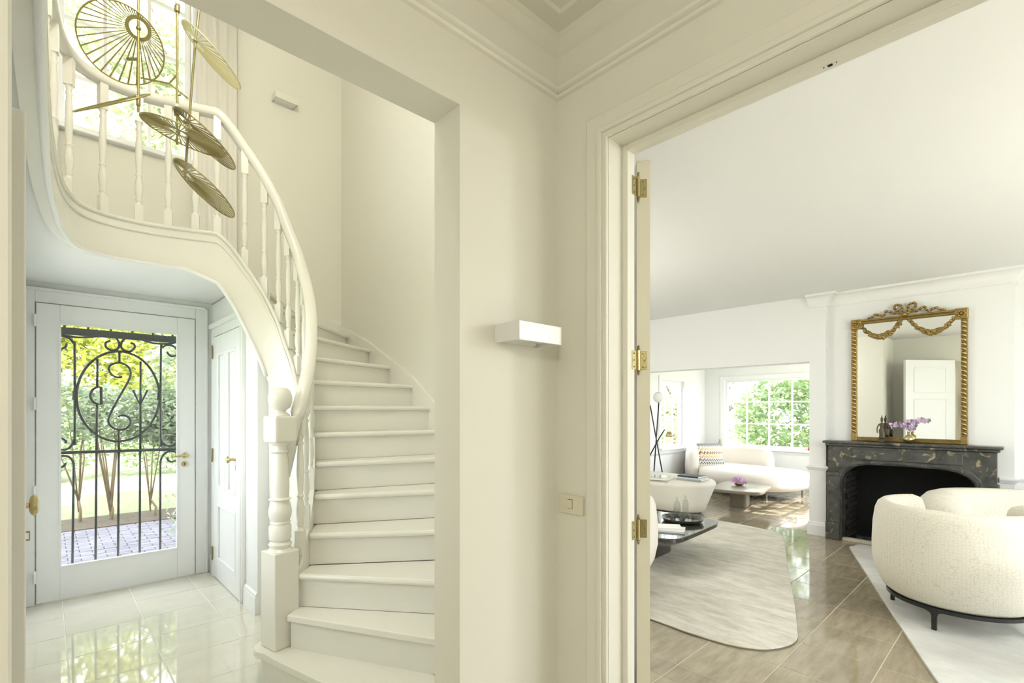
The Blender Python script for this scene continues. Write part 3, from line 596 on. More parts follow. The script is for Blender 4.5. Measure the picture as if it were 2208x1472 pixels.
for a in ((.002, .005, -.014, .014), (.013, .016, -.014, .014), (.005, .013, -.014, -.010), (.005, .013, .010, .014)): mb.box((lp.x+a[0]-.002, lp.y-.004, 1.05+a[2]), (lp.x+a[1]-.002, lp.y+.004, 1.05+a[3]))
mb.build('lock_plate', 'brass_old', D3)

# living room doorway: casing, jambs, open leaf with hinges
mb = MB(); a = 0.94
for z0, (o0, o1, pr) in [(0, (0.94, 1.022, .013)), (0, (0.957, 0.975, .022))]:
    mb.box((XB0-pr, o0, 0), (XB0, o1, 2.30+(o1-.94)))
for (o0, o1, pr) in ((0.0, .082, .013), (.017, .035, .022)): mb.box((XB0-pr+.0004, -0.12, 2.30+o0), (XB0, .94+o1-.0004, 2.30+o1))
mb.box((XB0-.013, -0.20, 0), (XB0, -0.12, 2.38))
struct('trim_7', mb, 'trim', 'cream door casing around the living room doorway', bevel=0.004)
mb = MB(); mb.box((1.395, 0.918, 0), (1.41, 0.9405, 2.30)); mb.box((1.395, -0.12, 2.278), (1.41, 0.918, 2.3005)); struct('trim_8', mb, 'trim', 'cream door stop running round the living room doorway', bevel=0.003)
D4 = thing('door_4', 'white panelled living room door folded back with three brass hinges', 'door', (1.50, 0.95, 0), kind='structure')
ph = math.radians(50); hp = Vector((1.497, 0.948)); dd = Vector((math.sin(ph), math.cos(ph))); nn = Vector((math.cos(ph), -math.sin(ph))); LW = 0.90
MB().prism([tuple(hp), tuple(hp+dd*LW), tuple(hp+dd*LW+nn*.046), tuple(hp+nn*.046)], 0.01, 2.292).build('door_leaf', 'wtrim', D4, bevel=0.003)
MB().prism([tuple(hp-dd*.0012+nn*.0005), tuple(hp+nn*.0005), tuple(hp+nn*.0455), tuple(hp-dd*.0012+nn*.0455)], 0.012, 2.290).build('edge_shade_strip', 'plastic', D4)  # darker cream strip that paints in the dimmer hall light on this edge
for (z0, z1) in ((0.15, 0.75), (0.90, 1.62), (1.74, 2.16)):
    q = MB(); c_ = lambda s, z, dz, ds: q.obox(Vector((*(hp+dd*s+nn*.047), z)), (dd.x, dd.y, 0), (nn.x, nn.y, 0), (0,0,1), ds, .007, dz)
    c_(.16, (z0+z1)/2, (z1-z0)/2, .014); c_(.74, (z0+z1)/2, (z1-z0)/2, .014); c_(.45, z0, .014, .28); c_(.45, z1, .014, .28); q.build('panel_moulding', 'wtrim', D4, bevel=0.006)
for z in (2.193, 1.594, 1.01):
    e = hp + dd*(-.003)
    hg = MB(); pin = Vector((1.489, 0.936))
    hg.tube([(pin.x, pin.y, z-.034), (pin.x, pin.y, z+.034)], .006, 10); 
    H_ = hg.build('hinge', 'brass', D4, smooth=True)
    for s in (1, -1): MB().lathe([(.006, 0), (.007, .003), (.0035, .007), (.005, .011), (.0025, .017), (0, .019)] if s > 0 else [(.006, 0), (.007, -.003), (.0035, -.007), (.005, -.011), (.0025, -.017), (0, -.019)], (pin.x, pin.y, z+s*.034), 10).build('finial', 'brass_dk', H_, smooth=True)
    q = MB(); q.obox(Vector((*(hp+nn*.018-dd*.001), z)), (nn.x, nn.y, 0), (dd.x, dd.y, 0), (0,0,1), .017, .0015, .032); q.build('hinge_leaf', 'brass_old', H_, bevel=0.001)
    q = MB(); q.box((1.455, 0.9385, z-.032), (1.484, 0.9402, z+.032)); q.build('hinge_leaf', 'brass_old', H_)
    for (s, dz) in ((.022, .023), (.027, 0), (.022, -.023)):
        MB().ball(Vector((*(hp+nn*s-dd*.003), z+dz)), .003, 8).build('screw', 'brass_dk', H_)
    for k in (-1, 0, 1): MB().ball((1.466, 0.938, z+.023*k), .003, 8).build('screw', 'brass_dk', H_)
sp = onx(1790, 140, 1.0); t_ = (2.2995-H)/ray(1790, 140).z; sp = Vector((0,0,H))+ray(1790,140)*t_
cp = thing('strike_plate', 'tiny dark door catch holes in the head of the living room doorway', 'door catch', (sp.x, sp.y, 2.2995))
MB().box((sp.x-.003, sp.y-.005, 2.297), (sp.x+.003, sp.y+.005, 2.2998)).build('catch_slot', 'dark', cp)
for s in (-1, 1): MB().ball((sp.x, sp.y+s*.014, 2.2995), .0016, 8).build('screw', 'dark', cp)

# ------------------------------------------------------------------ sconces and switch
def sconce(x0, x1, y0, y1, z0, z1, label, mt='wtrim'):
    t = thing('wall_sconce', label, 'wall lamp', ((x0+x1)/2, y1, z0), group='box wall lamps')
    mb = MB(); e = .006
    mb.box((x0, y0, z0), (x1, y0+e, z1)); mb.box((x0, y0+e, z0), (x0+e, y1, z1)); mb.box((x1-e, y0+e, z0), (x1, y1, z1)); mb.build('shade', mt, t, bevel=0.0015)
    MB().box((x0+.02, y1-.02, z0+.004), (x1-.02, y1-.001, z1-.008)).build('mount', 'wtrim', t); MB().box((x0+e, y0+e, z0+.012), (x1-e, y1-.02, z0+.016)).build('diffuser', 'opal', t)
    return t
sconce(1.023, 1.214, 1.048, YA0, 1.632, 1.69, 'white box wall lamp beside the living room doorway')
sconce(1.57, 1.78, 4.89, 5.0, 4.375, 4.44, 'small cream box wall lamp high above the stairs', 'cream')
sw = thing('light_switch', 'cream rectangular light switch between corner and door casing', 'light switch', (XB0, 1.09, 1.065))
MB().box((XB0-.009, 1.0385, 1.0645), (XB0, 1.143, 1.130)).build('plate', 'plastic', sw, bevel=0.002)
mb = MB(); mb.box((XB0-.0096, 1.083, 1.083), (XB0-.0085, 1.104, 1.115)); rk = mb.build('rocker_gap', 'dark', sw); MB().box((XB0-.0125, 1.0835, 1.0845), (XB0-.009, 1.1025, 1.1135)).build('rocker', 'plastic', rk, bevel=0.001)

# ------------------------------------------------------------------ brass fan chandelier
CH = thing('chandelier', 'brass mobile chandelier of pleated fan discs hanging in the stairwell', 'chandelier', (0.5, 2.85, 2.3))
def plane_hit(u, v, c_, n): d = ray(u, v); o = Vector((0,0,H)); return o + d*((Vector(c_)-o).dot(n)/d.dot(n))
hubs = []
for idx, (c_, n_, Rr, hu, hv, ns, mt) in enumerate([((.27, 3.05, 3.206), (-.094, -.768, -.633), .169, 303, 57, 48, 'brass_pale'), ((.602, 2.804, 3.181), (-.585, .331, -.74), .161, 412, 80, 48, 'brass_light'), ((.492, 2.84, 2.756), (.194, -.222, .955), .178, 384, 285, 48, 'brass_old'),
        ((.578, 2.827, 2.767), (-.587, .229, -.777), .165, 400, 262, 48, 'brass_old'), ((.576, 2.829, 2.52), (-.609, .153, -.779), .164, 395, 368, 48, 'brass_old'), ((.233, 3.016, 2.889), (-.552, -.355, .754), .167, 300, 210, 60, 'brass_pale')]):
    c_ = Vector(c_); n_ = Vector(n_).normalized()
    if idx == 5: hub = c_ + (Vector((0,0,H))+ray(303, 205)*2.36 - c_) ; hub = hub - n_*(hub-c_).dot(n_)
    else: hub = plane_hit(hu, hv, c_, n_)
    if (hub-c_).length > Rr*.66: hub = c_ + (hub-c_).normalized()*Rr*.66
    hubs.append(hub); e1 = (hub-c_); e1 = e1.normalized() if e1.length > .01 else n_.orthogonal().normalized(); e2 = n_.cross(e1)
    ri, ro = Rr*.215, Rr*.31
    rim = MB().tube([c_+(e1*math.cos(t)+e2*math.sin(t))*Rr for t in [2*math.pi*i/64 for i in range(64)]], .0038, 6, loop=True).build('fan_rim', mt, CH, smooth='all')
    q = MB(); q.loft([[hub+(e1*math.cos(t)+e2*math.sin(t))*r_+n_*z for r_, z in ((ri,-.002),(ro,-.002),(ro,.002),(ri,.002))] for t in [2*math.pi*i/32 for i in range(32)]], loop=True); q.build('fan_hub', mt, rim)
    q = MB()
    for i in range(ns):
        t = 2*math.pi*(i+.5)/ns; a = hub+(e1*math.cos(t)+e2*math.sin(t))*ro
        d = (e1*math.cos(t)+e2*math.sin(t)); b = (hub-c_).dot(d); L_ = -b+math.sqrt(max(b*b-((hub-c_).length_squared-Rr*Rr), 0)); z = hub+d*L_
        if (z-a).length > .006 and L_ > ro: q.tube([a, z], [.0020, .0040], 4)
    q.build('fan_spokes', mt, rim)
    q = MB(); q.ball(hub, .011, 10); q.build('fan_knuckle', 'brass_old', rim, smooth='all')
rod = lambda a, b, r_=.0055, mt='brass_pale': MB().tube([a, b], r_, 10).build('rod', mt, CH, smooth=True)
A = hubs[0]; rod((A.x, A.y, hubs[5].z-.05), (A.x, A.y, 4.6)); MB().lathe([(.009, 0), (.009, .045), (.006, .05)], (A.x, A.y, hubs[5].z-.02), 12).build('joint', 'brass_old', CH, smooth=True)
Bp = Vector((0,0,H))+ray(382, 285)*2.40; rod((Bp.x, Bp.y, Bp.z-.06), (Bp.x, Bp.y, 4.6))
rod(hubs[4]+Vector((0,0,-.03)), hubs[1], mt='brass_old'); rod(hubs[1], hubs[1]+(hubs[1]-hubs[3])*1.2 , mt='brass_old')
jp = Vector((0,0,H))+ray(365, 180)*2.40
for u, v, z in ((305, 168, 2.41), (382, 160, 2.40), (405, 212, 2.44)): MB().tube([jp, Vector((0,0,H))+ray(u, v)*z], .004, 8).build('link', 'brass_pale', CH, smooth=True)
for (u, v) in ((382, 12), (381, 236)):
    p = Vector((0,0,H))+ray(u, v)*2.40; MB().lathe([(.012, 0), (.012, .025), (.007, .03)], (p.x, p.y, p.z-.03), 12).build('socket', 'brass_old', CH, smooth=True); MB().lathe([(.009, 0), (.011, .01), (.009, .025), (0, .03)], (p.x, p.y, p.z), 12).build('bulb', 'opal', CH, smooth='all')
p = Vector((A.x, A.y, ony(303, 129, A.y).z)); MB().tube([p, p+rt*-.055], .007, 10).build('socket', 'brass_old', CH, smooth=True); MB().ball(p+rt*-.062, .009, 10).build('bulb', 'opal', CH, smooth='all')
MB().lathe([(0, 0), (.11, 0), (.11, -.03), (0, -.03)], (A.x+.1, A.y-.1, UZ), 24).build('ceiling_rose', 'brass_pale', CH); rod((A.x, A.y, 4.59), (A.x+.1, A.y-.1, UZ-.02)); rod((Bp.x, Bp.y, 4.59), (A.x+.1, A.y-.1, UZ-.02))
e_ = hubs[1]+(hubs[1]-hubs[3])*1.2; rod(e_, (A.x+.1, A.y-.1, UZ-.02))

# ------------------------------------------------------------------ landing curtains
def curtain(u0, u1, y, z0, z1, label, nf):
    t = thing('curtain', label, 'curtain', ((u0+u1)/2, y, z0), group='landing curtains'); rows = []
    for z in (z0, z0+.3, z1): rows.append([(u0+(u1-u0)*i/(nf*8), y+.013*math.sin(2*math.pi*i/8)*(1 if z > z0 else 1.2)+.006*math.sin(i*.7+z), z) for i in range(nf*8+1)])
    o = MB().sheet(rows).build('cloth', 'curtain', t, smooth='all'); md = o.modifiers.new('thick', 'SOLIDIFY'); md.thickness = .003
    MB().tube([(u0-.03, y, z1+.015), (u1+.03, y, z1+.015)], .012, 8).build('curtain_pole', 'wtrim', t, smooth=True)
curtain(0.94, 1.26, 4.93, 2.56, 5.35, 'white curtain hanging right of the landing window', 4)
curtain(-0.30, 0.07, 4.93, 2.56, 5.35, 'white curtain hanging left of the landing window', 4)

# ------------------------------------------------------------------ fireplace
XF = 6.31; XW = 6.5
FP = thing('fireplace', 'black veined marble fireplace surround with arched opening', 'fireplace', (6.42, 0.89, 0))
def outline(dy=0.0):   # arched opening outline in (y, z), from left foot to right foot, grown by dy
    L = [(1.445, 0.0), (1.445, 0.66), (1.42, 0.74), (1.37, 0.80), (1.30, 0.838), (1.20, 0.857), (0.89, 0.865), (0.58, 0.857), (0.48, 0.838), (0.41, 0.80), (0.36, 0.74), (0.335, 0.66), (0.335, 0.0)]
    return [(0.89+(y-0.89)*(1+dy/0.55), z+(dy if z > 0 else 0)) for y, z in L]
def frontslab(x0, x1, ring_in, ring_out):
    n = len(ring_in); mb = MB(); P = [(x0, y, z) for y, z in ring_in]+[(x0, y, z) for y, z in ring_out]+[(x1, y, z) for y, z in ring_in]+[(x1, y, z) for y, z in ring_out]; f = []
    for i in range(n-1): f += [(i, i+1, n+i+1, n+i), (2*n+i, 3*n+i, 3*n+i+1, 2*n+i+1), (i, 2*n+i, 2*n+i+1, i+1), (n+i, n+i+1, 3*n+i+1, 3*n+i)]
    f += [(0, n, 3*n, 2*n), (n-1, 3*n-1, 4*n-1, 2*n-1)]
    return mb.add(P, f)
ri = outline(0.03); ro = [(1.56, 0), (1.56, .66), (1.56, .80), (1.56, .90), (1.56, 1.03), (1.25, 1.03), (.89, 1.03), (.53, 1.03), (.22, 1.03), (.22, .90), (.22, .80), (.22, .66), (.22, 0)]
frontslab(XF+.02, XW, ri, ro).build('surround', 'marble', FP)
frontslab(XF+.005, XF+.06, outline(0.0), outline(0.032)).build('opening_moulding', 'marble', FP, bevel=0.006)
frontslab(XF+.03, XW, outline(-0.012), outline(0.0)).build('opening_reveal', 'marble', FP)
mb = MB(); mb.box((XF-.035, 0.175, 1.062), (XW, 1.605, 1.088)); mb.build('mantel_shelf', 'marble', FP, bevel=0.008)
mb = MB(); mb.box((XF-.015, 0.195, 1.035), (XW, 1.585, 1.062)); mb.build('shelf_moulding', 'marble', FP, bevel=0.01)
for (a, b) in ((1.455, 1.572), (0.208, 0.325)):
    MB().box((XF-.004, a, 0.19), (XF+.03, b, 0.70)).build('pilaster', 'marble', FP, bevel=0.008); MB().box((XF-.02, a-.008, 0), (XF+.03, b+.008, 0.19)).build('plinth', 'marble', FP, bevel=0.008)
    MB().box((XF-.018, a-.008, 0.70), (XF+.03, b+.008, 0.745)).build('capital', 'marble', FP, bevel=0.012)
MB().box((XF+.002, 0.45, 0.90), (XF+.03, 1.33, 1.005)).build('frieze_panel', 'marble', FP, bevel=0.006)
# firebox with sooty bricks
fb = thing('firebox', 'sooty black brick firebox inside the fireplace', 'firebox', (6.8, 0.89, 0))
MB().box((7.0, 0.335, 0), (7.038, 1.435, 0.9)).build('fireback', 'soot', fb); MB().box((6.502, 0.335, 0.862), (7.038, 1.435, 0.9)).build('hood', 'soot', fb)
bk = MB().box((-.10, 0, -.025), (.10, .02, .025)); first = None
for side_, yy in ((1, 1.415), (-1, 0.335)):
    for r_ in range(14):
        for c_ in range(3):
            x = 6.565+c_*.208+(.104 if r_ % 2 else 0)
            if x > 6.96: continue
            hb = .10
            if first is None: first = MB().box((x-.10, yy, .045+r_*.06-.026), (x+.10, yy+.02, .045+r_*.06+.026)).build('brick', 'sootbrick', fb, bevel=0.004, loc=(x, yy, .045+r_*.06))
            else: copy(first, (x, yy, .045+r_*.06), fb)
MB().box((6.502, 1.4345, 0), (7.0, 1.438, .88)).build('mortar', 'soot', fb); MB().box((6.502, .334, 0), (7.0, .3355, .88)).build('mortar', 'soot', fb)
MB().box((6.40, 0.36, -0.001), (7.0, 1.415, 0.012)).build('hearth', 'soot', fb); MB().box((6.335, 0.345, -0.001), (6.41, 1.432, 0.03)).build('hearth_kerb', 'grout', fb, bevel=0.005)
ga = thing('fire_grate', 'low iron grate with bars lying in the firebox', 'grate', (6.6, 1.1, 0.012))
for i in range(7): MB().box((6.46, 1.33-i*.11, .012), (6.52, 1.33-i*.11-.07, .034)).build('grate_bar', 'iron', ga, bevel=0.004)
MB().box((6.52, 0.55, .012), (6.535, 1.34, .04)).build('grate_rail', 'iron', ga)
for i, (y, r_) in enumerate(((0.98, .05), (0.64, .045))): tag(MB().tube([(6.62+i*.06, y+.16, .09), (6.66, y, .085), (6.72, y-.16, .09)], r_, 10).build('log', 'bark'), ['charred log lying at the back left of the grate', 'charred log lying at the right of the grate'][i], 'log', 'logs in the fireplace')

# ------------------------------------------------------------------ gilt mirror
XM = 6.47; y0, y1, z0, z1 = 0.425, 1.37, 1.09, 2.41; fwid = .05
MI = thing('gilt_mirror', 'gilded rectangular mirror with ribbon crest and garlands above the mantel', 'mirror', (XM, 0.9, z0))
MB().box((XM+.005, y0+.02, z0+.02), (XM+.012, y1-.02, z1-.02)).build('mirror_glass', 'mirror', MI)
mb = MB(); wallbox(mb, 'x', XM-.018, XM+.025, y0, y1, z0, z1, [(y0+fwid, y1-fwid, z0+fwid*.9, z1-fwid)]); mb.build('frame', 'gold_dk', MI, bevel=0.006)
for yy in (y0+fwid*.5, y1-fwid*.5):
    q = MB()
    for k in range(26): 
        z = z0+.11+k*(z1-z0-.24)/25; q.tube([(XM-.020, yy-.016, z-.014), (XM-.030, yy, z), (XM-.020, yy+.016, z+.014)], [.008, .0125, .008], 7)
    q.build('rope_moulding', 'gold_lt', MI, smooth='all')
q = MB(); q.tube([(XM-.022, y0+.03, z1-.012), (XM-.022, y1-.03, z1-.012)], .011, 8); q.tube([(XM-.022, y0+.03, z1-.04), (XM-.022, y1-.03, z1-.04)], .008, 8); q.build('top_moulding', 'gold', MI, smooth=True)
for yy in (y0+.045, y1-.045):
    q = MB(); q.box((XM-.03, yy-.05, z1-.10), (XM+.02, yy+.05, z1+.004))
    o = q.build('corner_block', 'gold', MI, bevel=0.008); q = MB()
    for k in range(8): a = k*math.pi/4; q.ball((XM-.034, yy+.026*math.cos(a), z1-.048+.026*math.sin(a)), .013, 8)
    q.ball((XM-.038, yy, z1-.048), .013, 8); q.build('rosette', 'gold', o, smooth='all')
for yy in (y0+.025, y1-.025): MB().box((XM-.026, yy-.027, z0), (XM+.02, yy+.027, z0+.08)).build('foot_block', 'gold', MI, bevel=0.005)
ym = (y0+y1)/2+.005
def ribbon(pts, name='ribbon', r_=.012): MB().tube([(XM-.02-.008*math.sin(i*1.1), ym+a, z1+b) for i, (a, b) in enumerate([(p.x, p.y) for p in cr([(x, y, 0) for x, y in pts], 6)])], r_, 8).build(name, 'gold', MI, smooth='all')
for s in (1, -1):
    ribbon([(0, .005), (s*.03, .03), (s*.065, .05), (s*.09, .085), (s*.075, .112), (s*.045, .108), (s*.022, .085), (s*.03, .05), (s*.015, .015)])
    ribbon([(s*.02, .012), (s*.06, .03), (s*.10, .024), (s*.13, .05), (s*.16, .06), (s*.165, .035), (s*.19, .012), (s*.22, .03), (s*.255, .038), (s*.27, .018), (s*.31, .008)], r_=.011)
MB().ball((XM-.03, ym, z1+.005), .022, 10).build('crest_knot', 'gold', MI, smooth='all')
for s in (1, -1):
    q = MB(); random.seed(3); ye = (y1-.09 if s > 0 else y0+.09); n = 34
    for k in range(n+1):
        t = k/n; yy = ym+s*.03+(ye-ym-s*.03)*t; zz = z1-.035-.155*math.sin(math.pi*min(t*1.0, 1))**.75-.02*t; g = .5+.75*math.sin(math.pi*t)
        for j in range(3): q.ball((XM-.022+random.uniform(-.008, .006), yy+random.uniform(-.012, .012), zz+random.uniform(-.014, .014)*g), random.uniform(.011, .018)*(.6+.4*g), 6, (1, random.uniform(.7, 1.3), random.uniform(.7, 1.3)))
        if k % 2 == 0: q.tube([(XM-.02, yy, zz), (XM-.03, yy+random.uniform(-.02, .02), zz-.03*g)], [.006, .001], 5)
    q.build('garland', 'gold', MI, smooth='all')

# figurine and vase on the mantel
fg = thing('figurine', 'small bronze standing figure with pointed crown on the mantel', 'figurine', (6.385, 1.085, 1.088)); fx, fy, fz = 6.385, 1.085, 1.088
MB().box((fx-.022, fy-.028, fz), (fx+.022, fy+.028, fz+.038)).build('pedestal', 'bronze', fg, bevel=0.006)
q = MB(); rings = []
for z, a, b, dy in [(.038, .014, .024, 0), (.05, .013, .027, -.002), (.075, .013, .024, -.002), (.10, .015, .023, .002), (.122, .016, .0235, .004), (.14, .013, .018, .002), (.155, .012, .0155, 0), (.175, .014, .021, 0), (.190, .013, .027, 0), (.197, .009, .020, 0), (.203, .006, .007, 0), (.211, .006, .0065, 0), (.218, .011, .010, 0), (.230, .0125, .012, 0), (.241, .0115, .011, 0), (.246, .0135, .0145, 0), (.254, .008, .008, 0), (.270, .0045, .0045, 0), (.29, .001, .001, 0)]:
    rings.append([(fx+a*math.cos(t), fy+dy+b*math.sin(t), fz+z) for t in [2*math.pi*i/16 for i in range(16)]])
q.loft(rings); q.tube([(fx, fy+.024, fz+.188), (fx-.004, fy+.038, fz+.155), (fx-.004, fy+.040, fz+.12), (fx-.006, fy+.038, fz+.095)], [.007, .006, .005, .004], 8)
q.tube([(fx, fy-.024, fz+.188), (fx-.004, fy-.038, fz+.160), (fx-.012, fy-.050, fz+.152), (fx-.016, fy-.054, fz+.180)], [.007, .006, .005, .0035], 8)
q.build('body', 'bronze', fg, smooth='all')
q = MB(); q.sheet([[(fx-.002, fy-.030-.010*k-.006*(1-j), fz+.165-.105*j-.003*k) for k in range(4)] for j in (0, .33, .66, 1)]); o = q.build('drape', 'bronze', fg, smooth='all'); md = o.modifiers.new('t', 'SOLIDIFY'); md.thickness = .006
va = thing('flower_vase', 'round gold vase holding lilac orchids on the mantel', 'vase', (6.37, 0.86, 1.088)); vx, vy, vz = 6.37, 0.86, 1.088
MB().lathe([(0, 0), (.022, 0), (.036, .012), (.046, .035), (.046, .05), (.036, .072), (.018, .084), (.013, .092), (.014, .112), (.010, .112), (.009, .095), (0, .09)], (vx, vy, vz), 24).build('vase', 'brass', va, smooth='all')
random.seed(11); heads = []
def bloom(q, p, r_, rnd):
    ax = Vector((rnd.uniform(-1, .2), rnd.uniform(-.8, .8), rnd.uniform(-.2, .8))).normalized(); a = ax.orthogonal().normalized(); b = ax.cross(a)
    for k in range(5):
        t = k*2*math.pi/5+rnd.random(); d = a*math.cos(t)+b*math.sin(t); e = ax.cross(d)
        q.add([p, p+d*r_*.55+e*r_*.42+ax*r_*.15, p+d*r_+ax*r_*.05, p+d*r_*.55-e*r_*.42+ax*r_*.15], [(0, 1, 2, 3)])
rnd = random.Random(4)
for s in (((0, .01, .11), (0, .03, .17), (-.01, .09, .19), (-.01, .145, .17)), ((0, -.005, .11), (0, -.02, .18), (0, -.07, .23), (-.01, -.13, .225)), ((0, 0, .11), (-.01, .005, .18), (-.02, .01, .22))):
    P = [Vector((vx+a, vy+b, vz+c_)) for a, b, c_ in s]; pts = cr(P, 6); MB().tube(pts, .0018, 5).build('stem', 'stem', va)
    for k, p in enumerate(pts[4:]):
        for j in range(2):
            q = MB(); bloom(q, p+Vector((rnd.uniform(-.015, .015), rnd.uniform(-.018, .018), rnd.uniform(-.016, .02))), rnd.uniform(.016, .024), rnd); q.build('blossom', 'petal', va)

# ------------------------------------------------------------------ upholstered barrel chairs
def arcprof(t, R, zt, z0=.16):     # outer bulge, rounded top, inner face; (radius, z)
    return [(R-.105, z0), (R-.065, z0+.03), (R-.025, z0+.11), (R-.002, z0+.22), (R, z0+.32), (R-.006, zt-.16), (R-.018, zt-.07), (R-.036, zt-.022), (R-.062, zt), (R-.092, zt-.004), (R-.118, zt-.028), (R-.130, zt-.07), (R-.134, zt-.16), (R-.130, .40), (R-.16, .30), (R-.16, z0)]
def barrel(name, label, group, cx, cy, R, face, mt, zt=.79, span=128, sx=1.0, sy=1.0, drop=.07, legs=(45, 135, 225, 315), tilt=0):
    t = thing(name, label, 'armchair' if 'chair' in name else 'sofa', (cx, cy, 0.012), group)
    fd = Vector((math.cos(face), math.sin(face), 0)); sd_ = Vector((-fd.y, fd.x, 0)); bd = -fd; c0 = Vector((cx, cy, 0))
    rings = []; N_ = 44
    for k in range(N_+1):
        u = -1+2*k/N_; a = math.radians(span)*u; s = min(1, (1-abs(u))/.085); s = math.sqrt(max(0, 1-(1-s)**2)); zz = zt-drop*abs(u)**2.2
        pr = arcprof(0, R, zz); mr = R-.07; mz = .42; d = bd*math.cos(a)*sx+sd_*math.sin(a)*sy; s = max(s, .02)
        tn = (-bd*math.sin(a)*sx+sd_*math.cos(a)*sy).normalized()
        rings.append([c0+d*(mr+(r_-mr)*(.35+.65*s))+Vector((0,0,mz+(z-mz)*(.55+.45*s))) for r_, z in pr])
    MB().loft(rings).build('back_shell', mt, t, smooth='all')
    q = MB(); rr = []
    for r_, z in ((.0, .17), (R-.20, .17), (R-.15, .20), (R-.135, .30), (R-.14, .38), (R-.17, .42), (R-.24, .44), (.0, .445)): rr.append([c0+(bd*math.cos(a)*sx+sd_*math.sin(a)*sy)*max(r_, .002)+Vector((0,0,z))+fd*.03 for a in [2*math.pi*i/40 for i in range(40)]])
    q.loft(rr).build('seat_cushion', mt, t, smooth='all')
    q = MB(); rr = []
    for a in [2*math.pi*i/48 for i in range(48)]:
        d = bd*math.cos(a)*sx+sd_*math.sin(a)*sy; rr.append([c0+d*r_+Vector((0,0,z)) for r_, z in ((R-.135, .135), (R-.085, .135), (R-.085, .158), (R-.135, .158))])
    q.loft(rr, loop=True); q.build('base_ring', 'black', t)
    for a in legs:
        a = math.radians(a); d = bd*math.cos(a)*sx+sd_*math.sin(a)*sy; p = c0+d*(R-.10); tn = (-bd*math.sin(a)*sx+sd_*math.cos(a)*sy).normalized(); dn = d.normalized()
        q = MB(); rr = [[p+tn*w_*i+dn*h_*j+Vector((0,0,z)) for i, j in ((-1,-1),(1,-1),(1,1),(-1,1))] for z, w_, h_ in ((.0137, .013, .011), (.10, .013, .011), (.118, .018, .012), (.128, .03, .014), (.136, .05, .016))]
        q.loft(rr); q.build('leg', 'black', t, bevel=0.003)
    return t
cf = math.atan2(0.05, 1.0)
barrel('barrel_armchair', 'cream patterned barrel armchair seen from behind on black legs', 'barrel armchairs', 4.50, 0.355, 0.465, math.radians(-4), 'boucle', zt=.785, drop=.0, span=147, legs=(8, 98, 188, 278))
barrel('barrel_armchair', 'cream barrel armchair mostly hidden behind the open living room door', 'barrel armchairs', 3.26, 2.42, 0.465, math.radians(60), 'wool', zt=.765)
def sofa2():
    return barrel('curved_sofa', 'long cream sofa in front of the fireplace behind the armchair', None, 5.55, -0.42, 0.50, math.radians(180+8), 'boucle', zt=.77, span=118, sx=.95, sy=2.25, drop=.03, legs=(40, 140, 220, 320))
sofa2()

# ------------------------------------------------------------------ rugs
def rug(label, pts, mt, edge):
    P = [(p.x, p.y) for p in cr([(x, y, 0) for x, y in pts], 8, True)]; t = thing('rug', label, 'rug', (P[0][0], P[0][1], 0)); cx_ = sum(p[0] for p in P)/len(P); cy_ = sum(p[1] for p in P)/len(P)
    MB().prism(P, 0.0005, .007).build('binding', edge, t)
    Q = [(cx_+(x-cx_)*.9985, cy_+(y-cy_)*.9985) for x, y in P]; MB().prism(Q, .006, .0135).build('pile', mt, t, bevel=0.003)
rug('large silky cream rug with rounded corners under the dark table', [(2.975, 1.80), (2.965, 1.50), (2.99, 1.26), (3.07, 1.10), (3.21, 1.015), (3.36, 0.995), (3.55, 1.05), (4.0, 1.20), (4.75, 1.475), (5.55, 1.75), (5.95, 1.90), (6.13, 2.03), (6.22, 2.25), (6.27, 2.77), (6.20, 3.35), (5.9, 3.7), (5.2, 3.8), (4.0, 3.8), (3.3, 3.7), (3.02, 3.3), (2.98, 2.6)], 'rug', 'rugedge')
rug('silvery cream rug under the barrel armchair by the fireplace', [(6.0, 1.285), (6.05, 1.30), (6.11, 1.285), (6.25, 1.17), (6.28, .5), (6.28, -.5), (6.2, -1.2), (5.6, -1.6), (4.4, -1.6), (3.5, -1.3), (3.2, -.7), (3.10, -.1), (3.15, .23), (3.36, .335), (3.985, .565), (5.1, .965), (5.7, 1.18)], 'rug2', 'grout')

# ------------------------------------------------------------------ ottoman, tables and the things on them
def superpts(cx, cy, a, b, n=48, e=2.6, rot=0):
    out = []
    for i in range(n):
        t = 2*math.pi*i/n; c_, s_ = math.cos(t), math.sin(t); x = a*math.copysign(abs(c_)**(2/e), c_); y = b*math.copysign(abs(s_)**(2/e), s_)
        out.append((cx+x*math.cos(rot)-y*math.sin(rot), cy+x*math.sin(rot)+y*math.cos(rot)))
    return out
def pad(mb, cx, cy, a, b, levels, e=2.6, rot=0):     # levels: (scale shrink in metres, z)
    mb.loft([[Vector((x, y, z)) for x, y in superpts(cx, cy, max(a-d, .003), max(b-d, .003), 48, e, rot)] for d, z in levels]); return mb
ot = thing('ottoman', 'large rounded ivory ottoman flaring at the top with books on it', 'ottoman', (6.54, 3.80, 0)); ox, oy = 6.54, 3.80; oa, ob_ = .46, .84
pad(MB(), ox, oy, oa, ob_, [(.16, .03), (.135, .05), (.10, .15), (.05, .28), (.012, .38), (0, .41), (.01, .44), (.04, .462), (.09, .47), (.4, .472)], 2.5).build('cushion', 'wool', ot, smooth='all')
pad(MB(), ox, oy, oa-.19, ob_-.19, [(0, .0), (0, .032)], 2.5).build('base', 'black', ot)
def slab(name, cx, cy, a, b, z0, z1, mt, parent, e=4.5, rot=0, bev=.006): return pad(MB(), cx, cy, a, b, [(0, z0), (0, z1)], e, rot).build(name, mt, parent, bevel=bev)
ct = thing('coffee_table', 'low dark lacquered coffee table on the large cream rug', 'coffee table', (4.25, 2.6, .013))
